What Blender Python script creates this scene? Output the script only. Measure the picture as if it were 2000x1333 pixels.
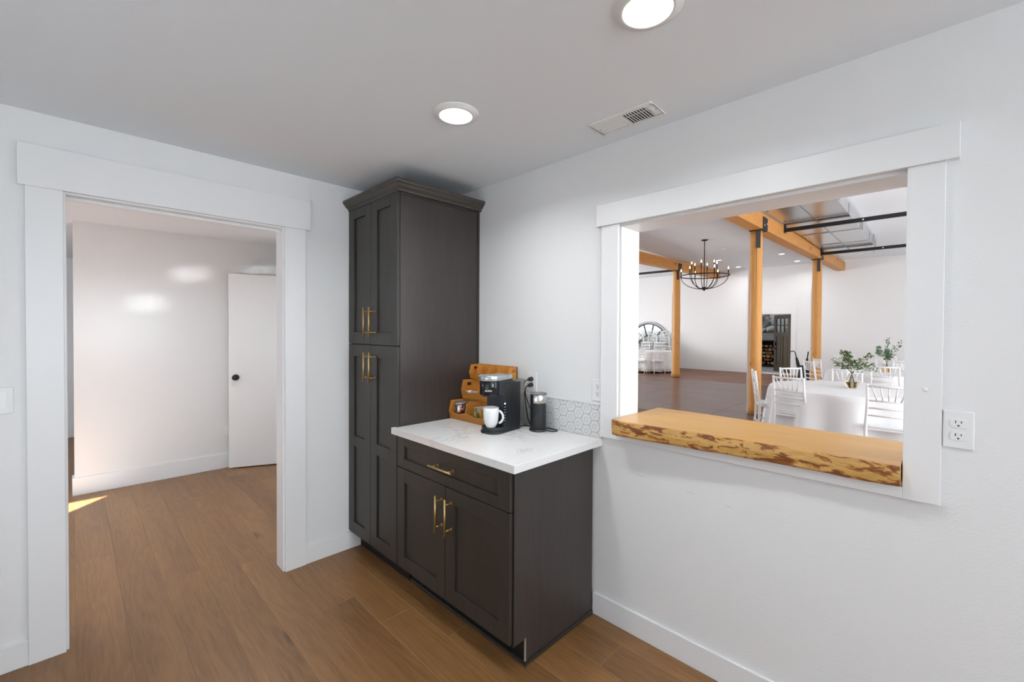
import bpy, bmesh, math, random
from mathutils import Vector, Matrix, noise
R = math.radians
PI = math.pi
for o in list(bpy.data.objects): bpy.data.objects.remove(o)
scene = bpy.context.scene
COL = scene.collection

# ------------------------------------------------------------------ camera
cd = bpy.data.cameras.new('camera'); cam = bpy.data.objects.new('camera', cd); COL.objects.link(cam)
CAM = Vector((-1.9032, -2.8165, 1.4644))
yaw, pitch, roll = R(45.223), R(-0.7367), R(0.292)
fw = Vector((math.sin(yaw)*math.cos(pitch), math.cos(yaw)*math.cos(pitch), math.sin(pitch)))
r0 = Vector((math.cos(yaw), -math.sin(yaw), 0)); u0 = r0.cross(fw)
rr = math.cos(roll)*r0 + math.sin(roll)*u0; uu = -math.sin(roll)*r0 + math.cos(roll)*u0
cam.matrix_world = Matrix(((rr.x, uu.x, -fw.x, CAM.x), (rr.y, uu.y, -fw.y, CAM.y), (rr.z, uu.z, -fw.z, CAM.z), (0, 0, 0, 1)))
cd.sensor_width = 36; cd.lens = 849.565/2000*36; cd.shift_y = -(666.5-657.478)/2000
cd.clip_start = .02; cd.clip_end = 200
scene.camera = cam

# ------------------------------------------------------------------ world, sun, large lights, exposure
scene.view_settings.view_transform = 'Standard'; scene.view_settings.look = 'None'
scene.view_settings.gamma = 1; scene.view_settings.use_curve_mapping = False
scene.view_settings.exposure = 0.0
w = bpy.data.worlds.new('sky'); scene.world = w; w.use_nodes = True
bg = w.node_tree.nodes['Background']; bg.inputs[0].default_value = (.80, .89, 1, 1); bg.inputs[1].default_value = 1.1

def lamp(name, kind, loc, energy, color=(1, 1, 1), direction=(0, 0, -1), **kw):
    l = bpy.data.lights.new(name, kind); l.energy = energy; l.color = color
    for k, v in kw.items(): setattr(l, k, v)
    o = bpy.data.objects.new(name, l); COL.objects.link(o); o.location = loc
    o.rotation_euler = Vector(direction).to_track_quat('-Z', 'Y').to_euler()
    return o
lamp('sun', 'SUN', (-8, -8, 8), 64, (1, .98, .95), (.68, .73, -.66), angle=R(.6))
FILL_TINT = (.85, .935, 1)
HALL_TINT = (.97, .985, 1)
# added fill lamps in the hall; the right one faces in from a windowless wall
lamp('hall_fill_right', 'AREA', (4.2, -7.6, 1.8), 300, HALL_TINT, (.25, 1, .35), shape='RECTANGLE', size=7.5, size_y=3)
lamp('hall_fill_low', 'AREA', (7.0, -6.3, .5), 385, (.94, .975, 1), (0, .4, 1), shape='RECTANGLE', size=13, size_y=2)
lamp('hall_fill_left', 'AREA', (7.5, 8.93, 1.9), 540, HALL_TINT, (0, -1, .02), shape='RECTANGLE', size=11.6, size_y=1.5)
# fill lamps added behind the camera and at the windowless side wall
lamp('back_fill', 'AREA', (-1.5, -7.05, 1.5), 122, FILL_TINT, (-.05, 1, 1.05), shape='RECTANGLE', size=2.2, size_y=1.5)
lamp('side_fill', 'AREA', (-2.68, -1.5, 1.2), 10, FILL_TINT, (1, .1, .4), shape='RECTANGLE', size=1.6, size_y=1.2)
for tx, tz, wdt, pw_, k_ in ((-1.07, 2.02, 1.0, .045, 1.36), (-1.40, 1.71, 1.1, .042, 1.1), (-.40, 2.10, 1.0, .06, 1.6)):   # added lamps outside, standing in for reflected sun patches on the hallway wall
    lamp('glint_lamp', 'AREA', (tx-k_*5.566, -3.0, .4), pw_, (1, 1, 1), (k_*5.566, 5.566, tz-.4), shape='RECTANGLE', size=wdt*.17, size_y=wdt*.11, spread=R(.9))
lamp('hallway_fill', 'AREA', (-5.05, 2.4, 1.4), 75, (.66, .83, 1), (1, 0, 1.5), shape='RECTANGLE', size=2.4, size_y=1.8)  # added fill lamp in front of the windowless outer hallway wall

# ------------------------------------------------------------------ mesh builder
MATM = {}
class MB:
    def __init__(s): s.v = []; s.f = []; s.m = []; s.s = []
    def add(s, vs, fs, m=0, sm=False):
        k = len(s.v); s.v += [tuple(v) for v in vs]
        for f in fs: s.f.append([i+k for i in f]); s.m.append(m); s.s.append(sm)
        return s
    def box(s, x0, x1, y0, y1, z0, z1, m=0):
        x0, x1 = min(x0, x1), max(x0, x1); y0, y1 = min(y0, y1), max(y0, y1); z0, z1 = min(z0, z1), max(z0, z1)
        return s.add([(x0,y0,z0),(x1,y0,z0),(x1,y1,z0),(x0,y1,z0),(x0,y0,z1),(x1,y0,z1),(x1,y1,z1),(x0,y1,z1)],
                     [(0,3,2,1),(4,5,6,7),(0,1,5,4),(1,2,6,5),(2,3,7,6),(3,0,4,7)], m)
    def obox(s, c, ax, ay, az, m=0):   # oriented box, half-axis vectors
        c, ax, ay, az = map(Vector, (c, ax, ay, az))
        vs = [c+sx*ax+sy*ay+sz*az for sz in (-1,1) for sx, sy in ((-1,-1),(1,-1),(1,1),(-1,1))]
        return s.add(vs, [(0,3,2,1),(4,5,6,7),(0,1,5,4),(1,2,6,5),(2,3,7,6),(3,0,4,7)], m)
    def prism(s, poly, axis, a0, a1, m=0, sm=False):   # poly in the other two axes
        n = len(poly)
        def p(q, a): return (a, q[0], q[1]) if axis == 'x' else ((q[0], a, q[1]) if axis == 'y' else (q[0], q[1], a))
        vs = [p(q, a0) for q in poly]+[p(q, a1) for q in poly]
        s.add(vs, [tuple(range(n))[::-1], tuple(range(n, 2*n))], m)
        return s.add(vs, [(i, (i+1) % n, n+(i+1) % n, n+i) for i in range(n)], m, sm)
    def tube(s, path, r, n=8, m=0, sm=True, cap=True, closed=False):
        P = [Vector(p) for p in path]; k = len(P)
        rs = r if isinstance(r, (list, tuple)) else [r]*k
        up = None; vs = []
        for i, p in enumerate(P):
            if closed: t = P[(i+1) % k]-P[i-1]
            else: t = P[min(i+1, k-1)]-P[max(i-1, 0)]
            t.normalize()
            if up is None:
                up = Vector((0,0,1)) if abs(t.z) < .9 else Vector((1,0,0))
            a = up-up.dot(t)*t; a.normalize(); b = t.cross(a); up = a
            for j in range(n):
                th = 2*PI*j/n; vs.append(p+rs[i]*(math.cos(th)*a+math.sin(th)*b))
        fs = [(i*n+j, i*n+(j+1) % n, (i+1)*n+(j+1) % n, (i+1)*n+j) for i in range(k-1) for j in range(n)]
        if closed: fs += [((k-1)*n+j, (k-1)*n+(j+1) % n, (j+1) % n, j) for j in range(n)]
        s.add(vs, fs, m, sm)
        if cap and not closed: s.add(vs, [tuple(range(n))[::-1], tuple(range((k-1)*n, k*n))], m)
        return s
    def lathe(s, prof, n=24, c=(0,0,0), m=0, sm=True):
        vs = []; fs = []; k = len(prof)
        for rr_, z in prof:
            for j in range(n):
                th = 2*PI*j/n; vs.append((c[0]+rr_*math.cos(th), c[1]+rr_*math.sin(th), c[2]+z))
        for i in range(k-1):
            for j in range(n): fs.append((i*n+j, i*n+(j+1) % n, (i+1)*n+(j+1) % n, (i+1)*n+j))
        s.add(vs, fs, m, sm)
        caps = []
        if prof[0][0] > 1e-5: caps.append(tuple(range(n))[::-1])
        if prof[-1][0] > 1e-5: caps.append(tuple(range((k-1)*n, k*n)))
        if caps: s.add(vs, caps, m)
        return s
    def build(s, name, mats, parent=None, bevel=0, origin=None, local=False, seg=2):
        me = bpy.data.meshes.new(name)
        vs = s.v
        M = None
        if parent is not None and not local: M = MATM[parent.name].inverted()
        if M is not None: vs = [tuple(M @ Vector(v)) for v in vs]
        if origin is not None: vs = [tuple(Vector(v)-Vector(origin)) for v in vs]
        me.from_pydata(vs, [], s.f)
        if not isinstance(mats, (list, tuple)): mats = [mats]
        for mm in mats: me.materials.append(mm)
        me.polygons.foreach_set('material_index', s.m); me.polygons.foreach_set('use_smooth', s.s)
        me.update()
        bm = bmesh.new(); bm.from_mesh(me); bmesh.ops.remove_doubles(bm, verts=bm.verts, dist=1e-6)
        bmesh.ops.recalc_face_normals(bm, faces=bm.faces); bm.to_mesh(me); bm.free()
        o = bpy.data.objects.new(name, me); COL.objects.link(o)
        if parent is not None: o.parent = parent; MATM[o.name] = MATM[parent.name]
        else: MATM[o.name] = Matrix.Translation(origin) if origin is not None else Matrix()
        if origin is not None: o.location = origin
        if bevel:
            b = o.modifiers.new('bevel', 'BEVEL'); b.width = bevel; b.segments = seg; b.limit_method = 'ANGLE'; b.angle_limit = R(40)
        return o
def tag(o, label, cat, group=None, kind=None):
    o['label'] = label; o['category'] = cat
    if group: o['group'] = group
    if kind: o['kind'] = kind
    return o
def root(name, loc, rz=0):
    o = bpy.data.objects.new(name, None); COL.objects.link(o); o.location = loc; o.rotation_euler = (0, 0, rz)
    o.empty_display_size = .05
    MATM[o.name] = Matrix.Translation(loc) @ Matrix.Rotation(rz, 4, 'Z')
    return o
def copy_tree(o, parent=None):
    c = o.copy(); COL.objects.link(c)
    if parent is not None: c.parent = parent
    for ch in list(KIDS.get(o.name, [])): copy_tree(ch, c)
    return c
KIDS = {}
def kids_of(o):
    KIDS[o.name] = [c for c in bpy.data.objects if c.parent == o]
    for c in KIDS[o.name]: kids_of(c)

# ------------------------------------------------------------------ materials
def newmat(name):
    m = bpy.data.materials.new(name); m.use_nodes = True
    return m, m.node_tree.nodes, m.node_tree.links, m.node_tree.nodes['Principled BSDF']
def mat(name, col, rough=.5, metal=0, emit=None, estr=0, trans=0, ior=1.45, bump=0, bscale=60, coat=0, spec=.5, alpha=1):
    m, N, L, b = newmat(name)
    b.inputs['Base Color'].default_value = (*col, 1); b.inputs['Roughness'].default_value = rough
    b.inputs['Metallic'].default_value = metal; b.inputs['Transmission Weight'].default_value = trans
    b.inputs['IOR'].default_value = ior; b.inputs['Coat Weight'].default_value = coat
    b.inputs['Specular IOR Level'].default_value = spec; b.inputs['Alpha'].default_value = alpha
    if emit: b.inputs['Emission Color'].default_value = (*emit, 1); b.inputs['Emission Strength'].default_value = estr
    if bump:
        tc = N.new('ShaderNodeTexCoord'); nz = N.new('ShaderNodeTexNoise'); bp = N.new('ShaderNodeBump')
        nz.inputs['Scale'].default_value = bscale; nz.inputs['Detail'].default_value = 2
        L.new(tc.outputs['Object'], nz.inputs['Vector']); L.new(nz.outputs['Fac'], bp.inputs['Height'])
        bp.inputs['Strength'].default_value = bump; bp.inputs['Distance'].default_value = .004
        L.new(bp.outputs['Normal'], b.inputs['Normal'])
    return m
def ramp(N, stops):
    r = N.new('ShaderNodeValToRGB'); e = r.color_ramp.elements
    while len(e) < len(stops): e.new(.5)
    for i, (p, c) in enumerate(stops): e[i].position = p; e[i].color = (*c, 1) if len(c) == 3 else c
    return r
def wood(name, c1, c2, axis='y', scale=1.0, rough=.45, rand=False, knots=0, stretch=12, coat=0, figure=.5, bump=.1):
    m, N, L, b = newmat(name)
    tc = N.new('ShaderNodeTexCoord'); mp = N.new('ShaderNodeMapping')
    sc = {'x': (1/stretch, 1, 1), 'y': (1, 1/stretch, 1), 'z': (1, 1, 1/stretch)}[axis]
    mp.inputs['Scale'].default_value = [q*scale for q in sc]
    src = tc.outputs['Object']
    oi = N.new('ShaderNodeObjectInfo')
    if rand:
        ad = N.new('ShaderNodeVectorMath'); ad.operation = 'MULTIPLY_ADD'
        cb = N.new('ShaderNodeCombineXYZ')
        for i in range(3): L.new(oi.outputs['Random'], cb.inputs[i])
        L.new(cb.outputs[0], ad.inputs[0]); ad.inputs[1].default_value = (37, 91, 53); L.new(src, ad.inputs[2]); src = ad.outputs[0]
    L.new(src, mp.inputs['Vector'])
    n1 = N.new('ShaderNodeTexNoise'); n1.inputs['Scale'].default_value = 55; n1.inputs['Detail'].default_value = 5; n1.inputs['Roughness'].default_value = .65
    L.new(mp.outputs[0], n1.inputs['Vector'])
    n2 = N.new('ShaderNodeTexNoise'); n2.inputs['Scale'].default_value = 7; n2.inputs['Detail'].default_value = 1.5; n2.inputs['Distortion'].default_value = .4
    L.new(mp.outputs[0], n2.inputs['Vector'])
    ml = N.new('ShaderNodeMath'); ml.operation = 'MULTIPLY'; ml.inputs[1].default_value = 9; L.new(n2.outputs['Fac'], ml.inputs[0])
    fr = N.new('ShaderNodeMath'); fr.operation = 'PINGPONG'; fr.inputs[1].default_value = .5; L.new(ml.outputs[0], fr.inputs[0])
    mx = N.new('ShaderNodeMix'); mx.data_type = 'FLOAT'; mx.inputs[0].default_value = figure*.5
    L.new(n1.outputs['Fac'], mx.inputs[2]); L.new(fr.outputs[0], mx.inputs[3])
    n3 = N.new('ShaderNodeTexNoise'); n3.inputs['Scale'].default_value = 3; L.new(mp.outputs[0], n3.inputs['Vector'])
    m2 = N.new('ShaderNodeMix'); m2.data_type = 'FLOAT'; m2.inputs[0].default_value = .45
    L.new(mx.outputs[0], m2.inputs[2]); L.new(n3.outputs['Fac'], m2.inputs[3])
    rp = ramp(N, [(.28, c1), (.68, c2)]); L.new(m2.outputs[0], rp.inputs[0])
    col = rp.outputs[0]
    if knots:
        mk = N.new('ShaderNodeMapping'); ks = {'x': (.45, 1, 1), 'y': (1, .45, 1), 'z': (1, 1, .45)}[axis]
        mk.inputs['Scale'].default_value = [q*knots for q in ks]; L.new(src, mk.inputs['Vector'])
        vo = N.new('ShaderNodeTexVoronoi'); vo.inputs['Scale'].default_value = 1; L.new(mk.outputs[0], vo.inputs['Vector'])
        kr = ramp(N, [(.04, (.28, .2, .16)), (.11, (1, 1, 1))]); L.new(vo.outputs['Distance'], kr.inputs[0])
        mm = N.new('ShaderNodeMix'); mm.data_type = 'RGBA'; mm.blend_type = 'MULTIPLY'; mm.inputs[0].default_value = .8
        L.new(col, mm.inputs[6]); L.new(kr.outputs[0], mm.inputs[7]); col = mm.outputs[2]
    if rand:
        hs = N.new('ShaderNodeHueSaturation')
        mr = N.new('ShaderNodeMapRange'); mr.inputs[3].default_value = .90; mr.inputs[4].default_value = 1.08
        L.new(oi.outputs['Random'], mr.inputs[0]); L.new(mr.outputs[0], hs.inputs['Value']); L.new(col, hs.inputs['Color']); col = hs.outputs[0]
    L.new(col, b.inputs['Base Color'])
    b.inputs['Roughness'].default_value = rough; b.inputs['Coat Weight'].default_value = coat; b.inputs['Coat Roughness'].default_value = .27
    if bump:
        bp = N.new('ShaderNodeBump'); bp.inputs['Strength'].default_value = bump; bp.inputs['Distance'].default_value = .002
        L.new(n1.outputs['Fac'], bp.inputs['Height']); L.new(bp.outputs[0], b.inputs['Normal'])
    return m
M = {}
M['wall'] = mat('wall_paint', (.80, .80, .80), .55, bump=.17, bscale=150)
M['ceil'] = mat('ceiling_paint', (.855, .885, .92), .8, bump=.06, bscale=120)
M['hwall'] = mat('hall_wall_paint', (.82, .82, .82), .5)
M['gloss'] = mat('hallway_semi_gloss_paint', (.82, .815, .81), .22)
M['trim'] = mat('white_trim_paint', (.82, .82, .825), .35)
M['cab'] = wood('charcoal_stained_wood', (.025, .0212, .017), (.045, .0385, .0315), 'z', 1, .42, stretch=14, figure=.35, bump=.04)
M['cabside'] = wood('charcoal_stained_side', (.033, .0255, .023), (.055, .0445, .041), 'z', 1, .42, stretch=10, figure=.5, bump=.04)
M['crown'] = wood('charcoal_stained_crown', (.045, .037, .030), (.072, .060, .048), 'x', 1, .4, stretch=10, bump=.03)
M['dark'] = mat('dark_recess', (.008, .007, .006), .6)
M['mdf'] = mat('raw_panel_edge', (.34, .31, .27), .7)
M['brass'] = mat('brushed_brass', (.60, .41, .17), .42, 1)
M['plank'] = wood('oak_plank', (.165, .075, .024), (.345, .170, .060), 'y', 1.6, .40, coat=.05, rand=True, knots=2.6, stretch=12, figure=.7, bump=.06)
M['subfloor'] = mat('plank_joint', (.36, .22, .11), .5)
M['bamboo'] = wood('bamboo_wood', (.50, .185, .028), (.70, .31, .065), 'y', 1, .4, stretch=14, figure=.25, bump=.03)
M['slab'] = wood('pine_slab', (.55, .285, .072), (.76, .45, .148), 'y', .9, .33, knots=5, stretch=12, figure=.45, bump=.04, coat=.2)
M['post'] = wood('peeled_log', (.54, .235, .05), (.74, .37, .10), 'z', .8, .5, knots=5.5, stretch=10, figure=.4, bump=.1)
M['beamw'] = wood('timber_beam_wood', (.50, .205, .04), (.72, .335, .085), 'x', .8, .5, knots=1.8, stretch=10, figure=.5, bump=.08)
M['steel'] = mat('black_steel', (.02, .02, .022), .45, .3)
M['black'] = mat('black_plastic', (.016, .017, .019), .38)
M['blackgloss'] = mat('black_gloss_plastic', (.008, .008, .010), .07)
M['navy'] = mat('dark_slate_plastic', (.022, .025, .033), .32)
M['silver'] = mat('silver_plastic', (.55, .56, .58), .28, .75)
M['chrome'] = mat('polished_steel', (.78, .77, .75), .14, 1)
M['clear'] = mat('clear_plastic', (.95, .96, .97), .03, trans=1, ior=1.10, alpha=.72)
M['smoke'] = mat('smoky_plastic', (.45, .46, .47), .12, trans=.6, ior=1.2)
M['ceramic'] = mat('white_ceramic', (.86, .86, .85), .12)
M['plastic'] = mat('white_plastic', (.82, .82, .82), .3)
M['slot'] = mat('socket_slot', (.03, .028, .026), .6)
M['cord'] = mat('black_cord', (.015, .015, .015), .5)
M['lens'] = mat('lamp_lens', (1, 1, 1), .5, emit=(1, .985, .96), estr=6)
M['lensrim'] = mat('lamp_rim', (.86, .86, .85), .4)
M['bulb'] = mat('warm_bulb', (1, .8, .5), .4, emit=(1, .66, .28), estr=5)
M['led'] = mat('blue_led', (.2, .7, 1), .4, emit=(.25, .75, 1), estr=4)
M['icon'] = mat('grey_icon_print', (.45, .47, .5), .5)
M['white'] = mat('white_lacquer', (.86, .86, .86), .3)
M['cushion'] = mat('white_seat_pad', (.84, .84, .84), .6)
M['cloth'] = mat('white_linen', (.83, .83, .84), .85, bump=.1, bscale=180)
M['glass'] = mat('clear_glass', (.98, .98, .97), .01, trans=1, ior=1.3)
M['water'] = mat('amber_water', (.95, .72, .32), .02, trans=1, ior=1.2)
M['leaf'] = mat('green_leaf', (.085, .14, .045), .55)
M['leaf2'] = mat('grey_green_leaf', (.12, .19, .12), .6)
M['stem'] = mat('brown_stem', (.10, .085, .045), .7)
M['petal'] = mat('white_petal', (.82, .82, .78), .6)
M['yellow'] = mat('yellow_flower_eye', (.70, .52, .06), .6)
M['grout'] = mat('grey_grout', (.20, .20, .20), .8)
M['tile'] = mat('white_marble_tile', (.74, .74, .745), .22, bump=.0)
M['hexline'] = mat('grey_hexagon_line', (.30, .30, .30), .5)
M['galv'] = mat('galvanised_sheet', (.60, .61, .62), .22, 1, bump=.25, bscale=3)
M['galvseam'] = mat('galvanised_seam', (.42, .43, .44), .35, 1)
M['knob'] = mat('matte_black_knob', (.012, .013, .016), .4)
M['red'] = mat('red_label', (.55, .012, .02), .4)
M['olive'] = mat('olive_carton', (.30, .21, .045), .45)
M['paper'] = mat('white_print', (.8, .8, .8), .5)
M['orange'] = mat('orange_print', (.75, .25, .05), .5)
M['violet'] = mat('violet_print', (.10, .08, .35), .5)
M['dgreen'] = mat('dark_green_print', (.05, .09, .03), .5)
M['can'] = mat('can_metal', (.50, .48, .46), .2, 1)
M['doorp'] = mat('dark_olive_door_paint', (.070, .052, .027), .3, spec=.25)
M['umb'] = mat('black_umbrella_cloth', (.018, .018, .02), .7)
M['mirror'] = mat('mirror_glass', (.36, .39, .40), .35, .6)
M['mframe'] = mat('grey_mirror_frame', (.42, .42, .42), .5)
M['rock'] = mat('pale_granite', (.46, .47, .45), .9, bump=1, bscale=6)
M['gravel'] = mat('grey_gravel', (.36, .35, .33), .95, bump=1, bscale=40)
M['earth'] = mat('brown_bank', (.30, .16, .09), .95, bump=1, bscale=6)
M['logend'] = mat('split_firewood', (.30, .14, .055), .8, bump=.3, bscale=30)
M['logend2'] = mat('pale_firewood', (.50, .40, .26), .8, bump=.3, bscale=30)
M['greywood'] = wood('weathered_timber', (.26, .27, .28), (.44, .45, .46), 'y', 1, .8, stretch=12)
def quartz():
    m, N, L, b = newmat('white_quartz')
    tc = N.new('ShaderNodeTexCoord'); mp = N.new('ShaderNodeMapping'); mp.inputs['Rotation'].default_value = (0, 0, .6)
    L.new(tc.outputs['Object'], mp.inputs[0])
    n = N.new('ShaderNodeTexNoise'); n.inputs['Scale'].default_value = 2.6; n.inputs['Detail'].default_value = 7; n.inputs['Roughness'].default_value = .62; n.inputs['Distortion'].default_value = .9
    L.new(mp.outputs[0], n.inputs['Vector'])
    s = N.new('ShaderNodeMath'); s.operation = 'SUBTRACT'; s.inputs[1].default_value = .5; L.new(n.outputs['Fac'], s.inputs[0])
    a = N.new('ShaderNodeMath'); a.operation = 'ABSOLUTE'; L.new(s.outputs[0], a.inputs[0])
    r = ramp(N, [(0, (0, 0, 0)), (.018, (1, 1, 1))]); L.new(a.outputs[0], r.inputs[0])
    n2 = N.new('ShaderNodeTexNoise'); n2.inputs['Scale'].default_value = 2.2; L.new(mp.outputs[0], n2.inputs['Vector'])
    r2 = ramp(N, [(.42, (1, 1, 1)), (.60, (0, 0, 0))]); L.new(n2.outputs['Fac'], r2.inputs[0])
    mx = N.new('ShaderNodeMath'); mx.operation = 'MAXIMUM'; L.new(r.outputs[0], mx.inputs[0]); L.new(r2.outputs[0], mx.inputs[1])
    c = ramp(N, [(0, (.60, .60, .61)), (1, (.82, .82, .815))]); L.new(mx.outputs[0], c.inputs[0])
    L.new(c.outputs[0], b.inputs['Base Color']); b.inputs['Roughness'].default_value = .16
    return m
M['quartz'] = quartz()
def liveedge():
    m, N, L, b = newmat('live_edge_bark')
    tc = N.new('ShaderNodeTexCoord'); mp = N.new('ShaderNodeMapping'); mp.inputs['Scale'].default_value = (1, .33, 1); L.new(tc.outputs['Object'], mp.inputs[0])
    n = N.new('ShaderNodeTexNoise'); n.inputs['Scale'].default_value = 40; n.inputs['Detail'].default_value = 5; n.inputs['Roughness'].default_value = .6; n.inputs['Distortion'].default_value = .7
    L.new(mp.outputs[0], n.inputs['Vector'])
    r = ramp(N, [(.50, (.62, .36, .105)), (.535, (.36, .125, .022)), (.60, (.20, .062, .014))]); L.new(n.outputs['Fac'], r.inputs[0])
    n2 = N.new('ShaderNodeTexNoise'); n2.inputs['Scale'].default_value = 70; n2.inputs['Detail'].default_value = 3; L.new(mp.outputs[0], n2.inputs['Vector'])
    r2 = ramp(N, [(.3, (.72, .72, .72)), (.6, (1, 1, 1))]); L.new(n2.outputs['Fac'], r2.inputs[0])
    mm = N.new('ShaderNodeMix'); mm.data_type = 'RGBA'; mm.blend_type = 'MULTIPLY'; mm.inputs[0].default_value = .6
    L.new(r.outputs[0], mm.inputs[6]); L.new(r2.outputs[0], mm.inputs[7]); L.new(mm.outputs[2], b.inputs['Base Color'])
    bp = N.new('ShaderNodeBump'); bp.inputs['Strength'].default_value = .5; bp.inputs['Distance'].default_value = .006; bp.invert = True
    L.new(n.outputs['Fac'], bp.inputs['Height']); L.new(bp.outputs[0], b.inputs['Normal']); b.inputs['Roughness'].default_value = .35
    return m
M['live'] = liveedge()
def hallfloor(name, c1, c2, rough):
    m, N, L, b = newmat(name)
    tc = N.new('ShaderNodeTexCoord')
    n = N.new('ShaderNodeTexNoise'); n.inputs['Scale'].default_value = 1.6; n.inputs['Detail'].default_value = 6; L.new(tc.outputs['Object'], n.inputs['Vector'])
    r = ramp(N, [(.3, c1), (.7, c2)]); L.new(n.outputs['Fac'], r.inputs[0])
    L.new(r.outputs[0], b.inputs['Base Color']); b.inputs['Roughness'].default_value = rough; b.inputs['Specular IOR Level'].default_value = .06
    return m
M['hfloor'] = hallfloor('stained_concrete', (.17, .088, .058), (.25, .135, .095), .45)
M['dance'] = hallfloor('dance_floor_laminate', (.165, .108, .092), (.185, .122, .104), .26)

# ------------------------------------------------------------------ the setting
H = 2.4066; HH = 3.75
XW = -2.75; YB = -7.2       # main room limits
WT = .165                   # right wall thickness
def struct(o, label, cat): return tag(o, label, cat, kind='structure')
# floor: slab + planks as parts
fl = MB().box(XW-.1, 0.02, YB-.1, 5.6, -.06, -.005).box(-5.3, XW-.1, 0, 5.6, -.06, -.005).build('floor', M['subfloor'])
struct(fl, 'brown oak plank floor of the kitchen corner and the hallway', 'floor')
random.seed(4)
PW = .1792
joints = {-1: -1.155, 0: -.84, 1: -.54, 2: -1.25, 3: -.244, 4: .369, 5: .747, 6: .998, -2: -.35, -3: -1.77}
PL = 1.52
def plank_mesh(wd, ln):
    b = .0010
    g = MB(); x, y = wd/2-.0004, ln/2-.0004
    vs = [(-x,-y,-.006),(x,-y,-.006),(x,y,-.006),(-x,y,-.006),(-x,-y,-b),(x,-y,-b),(x,y,-b),(-x,y,-b),(-x+b,-y+b,0),(x-b,-y+b,0),(x-b,y-b,0),(-x+b,y-b,0)]
    g.add(vs, [(0,1,5,4),(1,2,6,5),(2,3,7,6),(3,0,4,7),(4,5,9,8),(5,6,10,9),(6,7,11,10),(7,4,8,11),(8,9,10,11)])
    me = bpy.data.meshes.new('plank'); me.from_pydata(g.v, [], g.f); me.materials.append(M['plank']); me.materials.append(M['subfloor'])
    for i in range(4, 8): me.polygons[i].material_index = 1
    return me
full = plank_mesh(PW, PL); cache = {}
x0 = -.65; np_ = 0
for k in range(-4, 25):
    xa, xb = x0-PW*(k+1), x0-PW*k
    xa, xb = max(xa, -5.25), min(xb, 0)
    if xb-xa < .02: continue
    j = joints.get(k, random.uniform(-.7, .8))
    n0 = math.floor((YB-j)/PL)
    for q in range(n0, 8):
        ya, yb = j+q*PL, j+(q+1)*PL
        ya, yb = max(ya, YB), min(yb, 5.55)
        if yb-ya < .02: continue
        if xb < XW-.05 and yb < 0.05: continue
        if xb < XW: ya = max(ya, .05)
        # only the planks the camera (or a step aside) could see are separate
        d = Vector(((xa+xb)/2, (ya+yb)/2, 0))-CAM; d.z = 0
        key = (round(xb-xa, 4), round(yb-ya, 4))
        me = full if key == (round(PW, 4), round(PL, 4)) else cache.setdefault(key, plank_mesh(xb-xa, yb-ya))
        o = bpy.data.objects.new('plank', me); COL.objects.link(o); o.parent = fl; o.location = ((xa+xb)/2, (ya+yb)/2, 0)
        np_ += 1
# walls of the kitchen corner
DX0, DX1, DH = -1.9386, -1.0059, 2.0836     # doorway rough opening
g = MB()
g.box(XW, DX0, 0, .1138, 0, H).box(DX1, 0, 0, .1138, 0, H).box(DX0, DX1, 0, .1138, DH, H)
struct(g.build('wall_left', M['wall']), 'white textured wall with the cased doorway, left of the tall cabinet', 'wall')
g = MB().box(-5.3, -4.75, 0, .1138, 0, H).box(-3.80, XW, 0, .1138, 0, H).box(-4.75, -3.80, 0, .1138, 2.135, H)  # opening assumed, placed to let the sun onto the hallway floor
struct(g.build('wall_entry', M['hwall']), 'white hallway wall with an assumed outside door opening, beyond the left edge', 'wall')
OY0, OY1, OZ0, OZ1 = -2.7327, -1.6801, .93, 1.9929
g = MB().box(0, WT, YB, 5.6, 0, OZ0).box(0, WT, YB, 5.6, OZ1, 3.9).box(0, WT, YB, OY0, OZ0, OZ1).box(0, WT, OY1, 5.6, OZ0, OZ1)
wr = struct(g.build('wall_right', M['wall']), 'white textured wall with the serving opening, right of the cabinets', 'wall')
for (ya_, za_), (yb_, zb_) in (((-1.7365, .7797), (-1.8497, .7718)), ((-2.0122, .7596), (-2.0635, .7540)), ((-2.1746, .7440), (-2.2145, .7375))):
    MB().add([(-.0004, ya_, za_), (-.0004, (ya_+yb_)/2, (za_+zb_)/2+.0014), (-.0004, yb_, zb_), (-.0004, (ya_+yb_)/2, (za_+zb_)/2-.0004)], [(0, 1, 2, 3)]).build('scuff', M['icon'], wr)
g = MB().box(XW-.1, 0, YB-.12, YB, 0, .9).box(XW-.1, 0, YB-.12, YB, 2.15, H).box(XW-.1, -2.5, YB-.12, YB, .9, 2.15).box(-.3, 0, YB-.12, YB, .9, 2.15)
struct(g.build('wall_back', M['wall']), 'white wall behind the camera with an added wide window opening', 'wall')
g = MB().box(XW-.1, XW, YB, 0, 0, H)
struct(g.build('wall_side', M['wall']), 'plain white wall on the near left side, out of view', 'wall')
ce = MB().box(XW-.1, 0, YB-.12, 5.7, H, H+.12).box(-5.3, XW-.1, 0, 5.7, H, H+.12).build('ceiling', M['ceil'])
struct(ce, 'flat white ceiling of the kitchen corner with two round lights', 'ceiling')
# hallway
HY = 2.566
struct(MB().box(-1.905, 0, HY, HY+.12, 0, H).build('wall_hallway', M['gloss']), 'glossy white hallway wall seen through the doorway, sunlight washing its left', 'wall')
struct(MB().box(-5.3, 0, 5.5, 5.62, 0, H).build('wall_far_hallway', M['hwall']), 'grey white wall at the far end of the hallway, a sliver left', 'wall')
struct(MB().box(-5.3, -5.2, .1, 5.6, 0, H).build('wall_outer', M['hwall']), 'white outer wall of the hallway, out of view', 'wall')
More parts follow.
